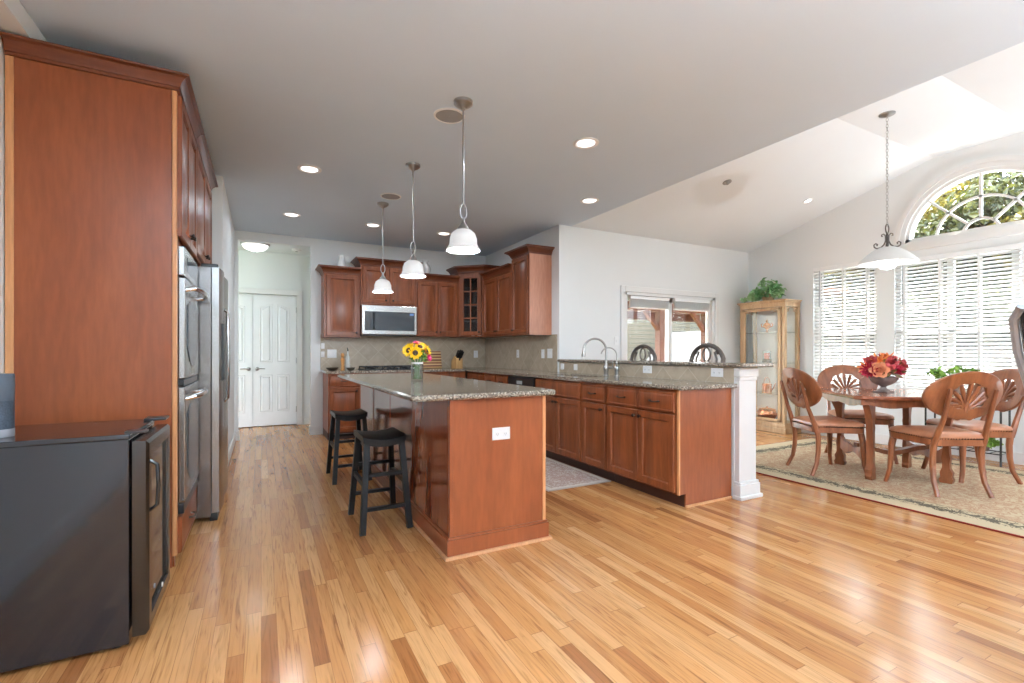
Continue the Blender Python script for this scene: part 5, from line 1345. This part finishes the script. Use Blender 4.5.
for xx in (.02, cw - .02): scroll(xx, .05, 'y', 1); scroll(xx, cd - .05, 'y', -1)
sb.build('scroll_brackets', M['curio'], r)
CX_, CY_ = 6.68, 4.52
r = thing('amber_ornament', 'amber glass footed ornament with side scrolls on the top curio shelf', 'ornament', (CX_, CY_, SHZ[2] + .0005))
MB().lathe([(.035, 0), (.036, .006), (.012, .016), (.010, .05), (.03, .065), (.052, .09), (.055, .12), (.03, .145), (.014, .155), (.018, .175), (.010, .195), (.001, .20)], n=20).build('bowl_body', M['amber'], r)
m = MB()
for s_ in (-1, 1): m.tube([(0, s_ * .045, .085), (0, s_ * .08, .095), (0, s_ * .092, .125), (0, s_ * .075, .14), (0, s_ * .06, .125)], [.009, .009, .008, .007, .005], 8)
m.build('scroll_arms', M['amber'], r)
r = thing('candle_holder', 'coral candle in a dark-based glass holder on the middle curio shelf', 'candle', (CX_, CY_, SHZ[1] + .0005))
MB().lathe([(.062, 0), (.064, .01), (.062, .045), (.001, .047)], n=24).build('dark_base', M['iron'], r)
MB().lathe([(.040, .0475), (.040, .14), (.001, .142)], n=20).build('candle', M['candle'], r)
MB().lathe([(.057, .0475), (.058, .17), (.055, .17), (.055, .0475)], n=24, cap=False).build('glass_cylinder', M['clear'], r)
r = thing('copper_watering_can', 'small copper watering can on the lower curio shelf', 'watering can', (CX_, CY_, SHZ[0] + .0005))
MB().lathe([(.066, 0), (.068, .004), (.066, .125), (.068, .13), (.060, .13), (.058, .118), (.001, .115)], n=24).build('body', M['copper'], r)
MB().tube([(0, -.064, .03), (0, -.10, .07), (0, -.125, .12), (0, -.135, .145)], [.011, .009, .008, .008], 8).build('spout', M['copper'], r)
MB().tube([(0, .05 * math.cos(a) + .0, .12 + .11 * math.sin(a)) for a in [PI * q / 12 for q in range(13)]], .0045, 6).build('handle', M['copper'], r)
r = thing('copper_pot', 'round copper pot with lid on the floor of the curio cabinet', 'pot', (CX_, CY_, .1505))
MB().lathe([(.07, 0), (.10, .01), (.128, .05), (.132, .09), (.122, .13), (.112, .14), (.116, .148), (.104, .148), (.10, .13), (.001, .02)], n=28).build('body', M['copper'], r)
MB().lathe([(.118, .149), (.10, .16), (.05, .172), (.012, .176), (.016, .19), (.001, .195)], n=24).build('lid', M['copper'], r)
m = MB()
for s_ in (-1, 1): m.tube([(0, s_ * .128, .10), (0, s_ * .155, .11), (0, s_ * .155, .075), (0, s_ * .13, .07)], .006, 6)
m.build('handles', M['copper'], r)

def leaf_mass(name, mat, n, fn, seed, size, parent=None, loc=None, bend=.25):
    rnd = random.Random(seed); vs = []; fs = []
    for i in range(n):
        c, nr = fn(rnd); c = Vector(c); nr = Vector(nr) + Vector((rnd.gauss(0, .5), rnd.gauss(0, .5), rnd.gauss(0, .5)))
        if nr.length < 1e-3: nr = Vector((0, 0, 1))
        nr.normalize(); u = nr.orthogonal().normalized(); u = (Matrix.Rotation(rnd.uniform(0, 2 * PI), 3, nr) @ u); w_ = nr.cross(u)
        L_ = size * rnd.uniform(.6, 1.2); k = len(vs)
        vs += [c - u * L_ * .5, c + w_ * L_ * .32 + nr * L_ * .08, c + u * L_ * .55 - nr * L_ * bend, c - w_ * L_ * .32 + nr * L_ * .08]
        fs += [(k, k + 1, k + 2), (k, k + 2, k + 3)]
    me = bpy.data.meshes.new(name); me.from_pydata([tuple(q) for q in vs], [], fs); me.materials.append(mat); me.update()
    o = bpy.data.objects.new(name, me); COL.objects.link(o)
    if parent: o.parent = parent
    if loc: o.location = loc
    return o
def ellipsoid(cs):
    def f(rnd):
        c, s_ = rnd.choice(cs); d = Vector((rnd.gauss(0, 1), rnd.gauss(0, 1), rnd.gauss(0, 1))).normalized(); q = rnd.uniform(.55, 1.0)
        return (c[0] + d.x * s_[0] * q, c[1] + d.y * s_[1] * q, c[2] + d.z * s_[2] * q), d
    return f
def stems(pts_list, rad, name, mat, parent):
    m = MB()
    for p in pts_list: m.tube(p, rad, 5)
    return m.build(name, mat, parent)
r = thing('silk_ivy', 'bushy green variegated ivy in a pot on top of the curio cabinet', 'plant', (6.68, 4.50, chh + .0005))
MB().lathe([(.07, 0), (.09, .10), (.095, .11), (.08, .11), (.001, .09)], n=20).build('pot', M['curio'], r)
leaf_mass('foliage', M['leaf'], 330, ellipsoid([((0, .02, .24), (.13, .17, .13)), ((0, -.12, .16), (.12, .12, .10)), ((-.03, .17, .12), (.12, .12, .09)), ((-.12, -.02, .14), (.10, .16, .08)), ((-.18, .10, .06), (.07, .10, .05))]), 3, .085, r)
leaf_mass('trailing_leaves', M['leaf'], 14, ellipsoid([((-.10, -.26, .055), (.05, .06, .03)), ((-.2, .26, .045), (.04, .06, .03))]), 5, .075, r)
stems([[(0, 0, .09), (.02 * math.cos(a), .03 * math.sin(a), .16), (.09 * math.cos(a), .12 * math.sin(a), .2)] for a in [q * .9 for q in range(7)]], .004, 'stem', M['stem'], r)

# plant stand by the wide window
r = thing('plant_stand', 'black iron two-tier plant stand under the wide window', 'plant stand', (6.66, 2.245, 0))
for sx in (-1, 1):
    for sy in (-1, 1): MB().tube([(sx * .11, sy * .305, 0), (sx * .11, sy * .305, .72)], .009, 8).build('leg', M['iron'], r)
for z in (.12, .36, .70):
    m = MB()
    for sx in (-1, 1): m.tube([(sx * .11, -.305, z), (sx * .11, .305, z)], .006, 6)
    for k_ in range(8): y = -.30 + .60 * k_ / 7; m.tube([(-.11, y, z), (.11, y, z)], .004, 5)
    m.build('wire_shelf', M['iron'], r)
for nm, lab, loc, hh, cs, n_ in (('potted_pothos', 'yellow-green potted pothos on the top tier of the black plant stand', (6.66, 2.34, .7075), .16, [((0, 0, .24), (.13, .18, .07)), ((-.05, .14, .20), (.08, .08, .06)), ((-.05, -.16, .22), (.08, .10, .05))], 70),
                               ('potted_fern', 'small green plant on the lowest tier of the black plant stand', (6.66, 2.12, .1275), .09, [((0, 0, .13), (.10, .14, .05)), ((-.06, -.10, .10), (.06, .07, .05))], 50)):
    r = thing(nm, lab, 'plant', loc)
    MB().lathe([(.055, 0), (.075, hh - .015), (.082, hh - .01), (.082, hh), (.070, hh), (.001, hh - .02)], n=20).build('pot', M['urn'], r)
    leaf_mass('foliage', M['leaf2'], n_, ellipsoid(cs), 9, .085, r)
    stems([[(0, 0, hh - .03), (.03 * math.cos(a), .04 * math.sin(a), hh + .04), (.08 * math.cos(a), .11 * math.sin(a), hh + .07)] for a in [q * .9 for q in range(7)]], .004, 'stem', M['stem'], r)

# counter stools on the dining side of the bar (facing -x)
def counter_stool(loc, label):
    r = thing('counter_stool', label, 'bar stool', loc, R(-90), 'wrought-iron counter stools behind the bar')
    # local: faces -y, back at +y
    MB().lathe([(.19, .70), (.205, .715), (.205, .735), (.17, .755), (.001, .762)], n=28).build('seat', M['leather'], r)
    for sx in (-1, 1):
        for sy in (-1, 1): MB().tube([(sx * .14, sy * .14, .705), (sx * .17, sy * .17, .35), (sx * .215, sy * .215, 0)], [.012, .011, .011], 8).build('leg', M['grey_iron'], r)
    MB().tube([(.190 * math.cos(a), .190 * math.sin(a), .22) for a in [2 * PI * q / 20 for q in range(20)]], .008, 6, True).build('foot_ring', M['grey_iron'], r)
    fr = MB(); yb_ = lambda z: .18 + (z - .72) * .10
    fr.tube([(-.18, .16, .70), (-.20, yb_(.9), .90), (-.205, yb_(1.04), 1.04)] + [(.205 * math.cos(a), yb_(1.2), 1.04 + .185 * math.sin(a)) for a in [PI - PI * q / 14 for q in range(1, 14)]] + [(.205, yb_(1.04), 1.04), (.20, yb_(.9), .90), (.18, .16, .70)], .023, 8)
    fr.build('back_frame', M['grey_iron'], r)
    sc2 = MB()
    sc2.tube([(.045 * math.cos(a), yb_(1.13), 1.125 + .072 * math.sin(a)) for a in [2 * PI * q / 18 for q in range(18)]], .010, 6, True)
    for s_ in (-1, 1):
        sc2.tube([(s_ * .04, yb_(.95), .82), (s_ * .12, yb_(.98), .95), (s_ * .13, yb_(1.08), 1.08), (s_ * .10, yb_(1.15), 1.15), (s_ * .12, yb_(1.17), 1.17), (s_ * .14, yb_(1.12), 1.13)], .011, 6)
    sc2.tube([(-.198, yb_(.86), .86), (.198, yb_(.86), .86)], .009, 6)
    sc2.build('back_scrolls', M['grey_iron'], r)
    return r
cs1 = counter_stool((3.90, 3.46, 0), 'iron scroll-back counter stool behind the bar, nearer the white post')
dup(cs1, (3.90, 4.40, 0), R(-90), 'iron scroll-back counter stool behind the bar, near the faucets')

# high-back chair at the right edge, faces +x locally
r = thing('office_chair', 'dark brown leather high-back chair cut off by the right edge of the photo', 'chair', (2.165, .25, 0), R(-27.76))
def backring(z, x, th, hw): return [(x + th * cx, hw * cy, z) for cx, cy in ((-.3, -.9), (-.5, -.6), (-.5, .6), (-.3, .9), (.1, 1), (.4, .9), (.5, .6), (.5, -.6), (.4, -.9), (.1, -1))]
bx = lambda z: -.215 + (1.285 - z) * .345
MB().loft([backring(z, bx(z) + .02, th, hw) for z, th, hw in ((.52, .07, .20), (.60, .10, .24), (.90, .11, .26), (1.15, .10, .25), (1.25, .08, .23), (1.278, .05, .20))]).build('backrest', M['screen'], r, smooth=60)
MB().loft([backring(z, bx(z) - .036, th, hw) for z, th, hw in ((.50, .02, .19), (.60, .045, .25), (1.15, .045, .26), (1.26, .04, .24), (1.29, .02, .20))]).build('back_shell', M['screen'], r, smooth=60)
for s_ in (-1, 1): MB().tube([(bx(z) - .055, s_ * hw, z) for z, hw in ((.52, .19), (.60, .245), (.90, .262), (1.15, .255), (1.25, .235), (1.285, .20))], .011, 8).build('side_rim', M['lead'], r)
m = MB(); slab(m, rounded(.06, .56, -.25, .25, .08), .42, .51, .03); m.build('seat', M['screen'], r)
for s_ in (-1, 1): MB().tube([(.12, s_ * .27, .46), (.10, s_ * .30, .62), (.14, s_ * .30, .66), (.42, s_ * .30, .66), (.46, s_ * .29, .60), (.44, s_ * .27, .46)], .018, 8).build('armrest', M['lead'], r)
MB().tube([(.30, 0, .10), (.30, 0, .42)], .028, 12).build('gas_column', M['black'], r)
for q in range(5):
    a = 2 * PI * q / 5 + .3; MB().bar((.30, 0, .10), (.30 + .27 * math.cos(a), .27 * math.sin(a), .07), .05, .035, .035, .025).build('base_spoke', M['black'], r, smooth=0)
    MB().lathe([(.001, -.012), (.026, -.012), (.028, 0), (.026, .012), (.001, .012)], n=14).xf(Matrix.Translation((.30 + .27 * math.cos(a), .27 * math.sin(a), .029)) @ Matrix.Rotation(a, 4, 'Z') @ Matrix.Rotation(R(90), 4, 'Y')).build('caster', M['black'], r)

# ------------------------------------------------------------------ outdoors
struct(MB().box(-30, 60, -40, 50, -.9, -.5).build('ground_lawn', M['grass'], smooth=0), 'lawn outside the house', 'lawn')
struct(MB().box(7.06, 10.6, -6, 5.1, -.5, -.25).build('ground_bounce_slab', plain('pale_bounce_slab', (.62, .60, .57), .8), smooth=0), 'pale slab added outside the dining windows to bounce light', 'patio')  # added as a reflector, throwing sunlight up onto the sloped ceiling
struct(MB().box(3.4, 11, 5.12, 9.5, -.5, -.06).build('ground_deck', M['deck'], smooth=0), 'wooden deck outside the patio door', 'deck')
r = thing('pergola', 'brown stained timber pergola on the deck outside the patio door', 'pergola', (0, 0, -.06))
for x, y in ((7.0, 7.0), (8.30, 7.0), (9.8, 7.0), (5.4, 7.0)): MB().box(x - .065, x + .065, y - .065, y + .065, 0, 2.10).build('post', M['pergola'], r, smooth=0)
MB().box(4.9, 10.4, 6.95, 7.05, 2.02, 2.22).build('beam', M['pergola'], r, smooth=0)
MB().box(4.9, 10.4, 8.95, 9.05, 2.02, 2.22).build('beam', M['pergola'], r, smooth=0)
for k_ in range(11): x = 5.1 + k_ * .5; MB().box(x - .02, x + .02, 6.5, 9.4, 2.22, 2.38).build('rafter', M['pergola'], r, smooth=0)
MB().box(4.9, 10.4, 5.13, 9.3, 2.38, 2.42).build('sun_block_boards', M['pergola'], r, smooth=0)  # added above the rafters to keep sun out of the patio door
for x, s_ in ((7.0, 1), (7.0, -1), (8.3, -1), (8.3, 1)): MB().bar((x, 7.0, 1.62), (x + s_ * .40, 7.0, 2.03), .07, .07).build('brace', M['pergola'], r, smooth=0)
r = thing('neighbour_house', 'beige lap-sided neighbour house beyond the pergola', 'house', (16.5, 14, -.5))
MB().box(-7.0, 8, 0, 6, 0, 5.6).build('wall', M['siding'], r, smooth=0)
m = MB(); m.prism([(-7.4, 5.6), (8.4, 5.6), (.5, 8.4)], 'y', -.4, 6.4); m.build('roof', M['roof'], r, smooth=0)
_f = MB().box(1.5, 2.7, -.03, 0, 1.0, 2.6).build('window', M['trim'], r, smooth=0)
MB().box(1.58, 2.62, -.035, -.028, 1.08, 2.52).build('pane', M['grey_glass'], _f, smooth=0)
r = thing('white_shed', 'white lap-sided gabled shed with a grey roof edge beyond the pergola', 'shed', (12.9, 11.2, -.75))
m = MB(); m.prism([(-.2, 0), (2.1, 0), (2.1, 1.5), (.95, 2.55), (-.2, 1.5)], 'y', 0, 2); m.build('wall', M['siding_w'], r, smooth=0)
for s_ in (-1, 1):
    m = MB(); m.prism([(.95, 2.55), (.95 + s_ * 1.4, 1.27), (.95 + s_ * 1.4, 1.37), (.95, 2.67)], 'y', -.2, 2.2); m.build('roof', M['roof'], r, smooth=0)

def tree(x, y, h, rad, mat, seed, label, n=15000, leaf=.17):
    rnd = random.Random(seed)
    r = thing('leafy_tree', label, 'tree', (x, y, -.5), 0, 'trees outside the dining windows')
    MB().tube([(0, 0, 0), (.05, .02, h * .25), (-.05, .05, h * .5), (.05, 0, h * .8)], [.20, .15, .10, .03], 8).build('trunk', M['bark'], r)
    br = MB(); cs = []
    for k_ in range(16):
        a = rnd.uniform(0, 2 * PI); z = h * rnd.uniform(.22, .92); q = rad * rnd.uniform(.25, .85) * (1 - .4 * abs(z / h - .5))
        c = (q * math.cos(a), q * math.sin(a), z); s_ = rad * rnd.uniform(.32, .5); cs.append((c, (s_, s_, s_ * .75)))
        br.tube([(0, 0, z * .7), (c[0] * .5, c[1] * .5, z * .88), c], [.05, .035, .012], 5)
    br.build('branches', M['bark'], r)
    def f(rnd2):
        c, s_ = rnd2.choice(cs); d = Vector((rnd2.gauss(0, 1), rnd2.gauss(0, 1), rnd2.gauss(0, 1))).normalized(); q = rnd2.uniform(.3, 1.0)
        return (c[0] + d.x * s_[0] * q, c[1] + d.y * s_[1] * q, c[2] + d.z * s_[2] * q), d + Vector((0, 0, .4))
    leaf_mass('crown', mat, n, f, seed, leaf, r)
tree(14.0, 6.4, 6.6, 2.3, M['tree_a'], 1, 'yellow-green tree seen at the left of the half-round window')
tree(15.5, 3.6, 7.6, 2.6, M['tree_b'], 2, 'green tree seen at the middle of the half-round window')
tree(13.6, 1.2, 6.2, 2.2, M['tree_c'], 3, 'darker tree outside past the right side of the half-round window')
tree(19.5, 5.2, 9.4, 3.2, M['tree_c'], 4, 'tall dark tree behind the others in the half-round window')
tree(18.0, 9.2, 6.8, 2.6, M['tree_b'], 5, 'green tree outside seen through the narrow window blind')
tree(16.0, -2.8, 7.0, 2.6, M['tree_a'], 6, 'yellow-green tree out of sight past the wide window')
tree(13.5, 4.6, 5.2, 2.0, M['tree_b'], 7, 'small green tree low behind the wide window blind')
tree(13.2, 6.6, 5.6, 2.0, M['tree_c'], 8, 'dark tree close outside the narrow window blind')
tree(12.8, 2.6, 4.8, 1.8, M['tree_a'], 9, 'yellow-green shrub-like tree low outside the wide window')
hg = leaf_mass('clipped_hedge', M['tree_c'], 9000, lambda q: ((q.uniform(-.5, .5), q.uniform(-7, 6), q.uniform(0, 2.6)), (-1, 0, .4)), 21, .30, loc=(11.2, 2.2, -.5))
tag(hg, 'dark green hedge outside below the dining windows', 'hedge', kind='stuff')
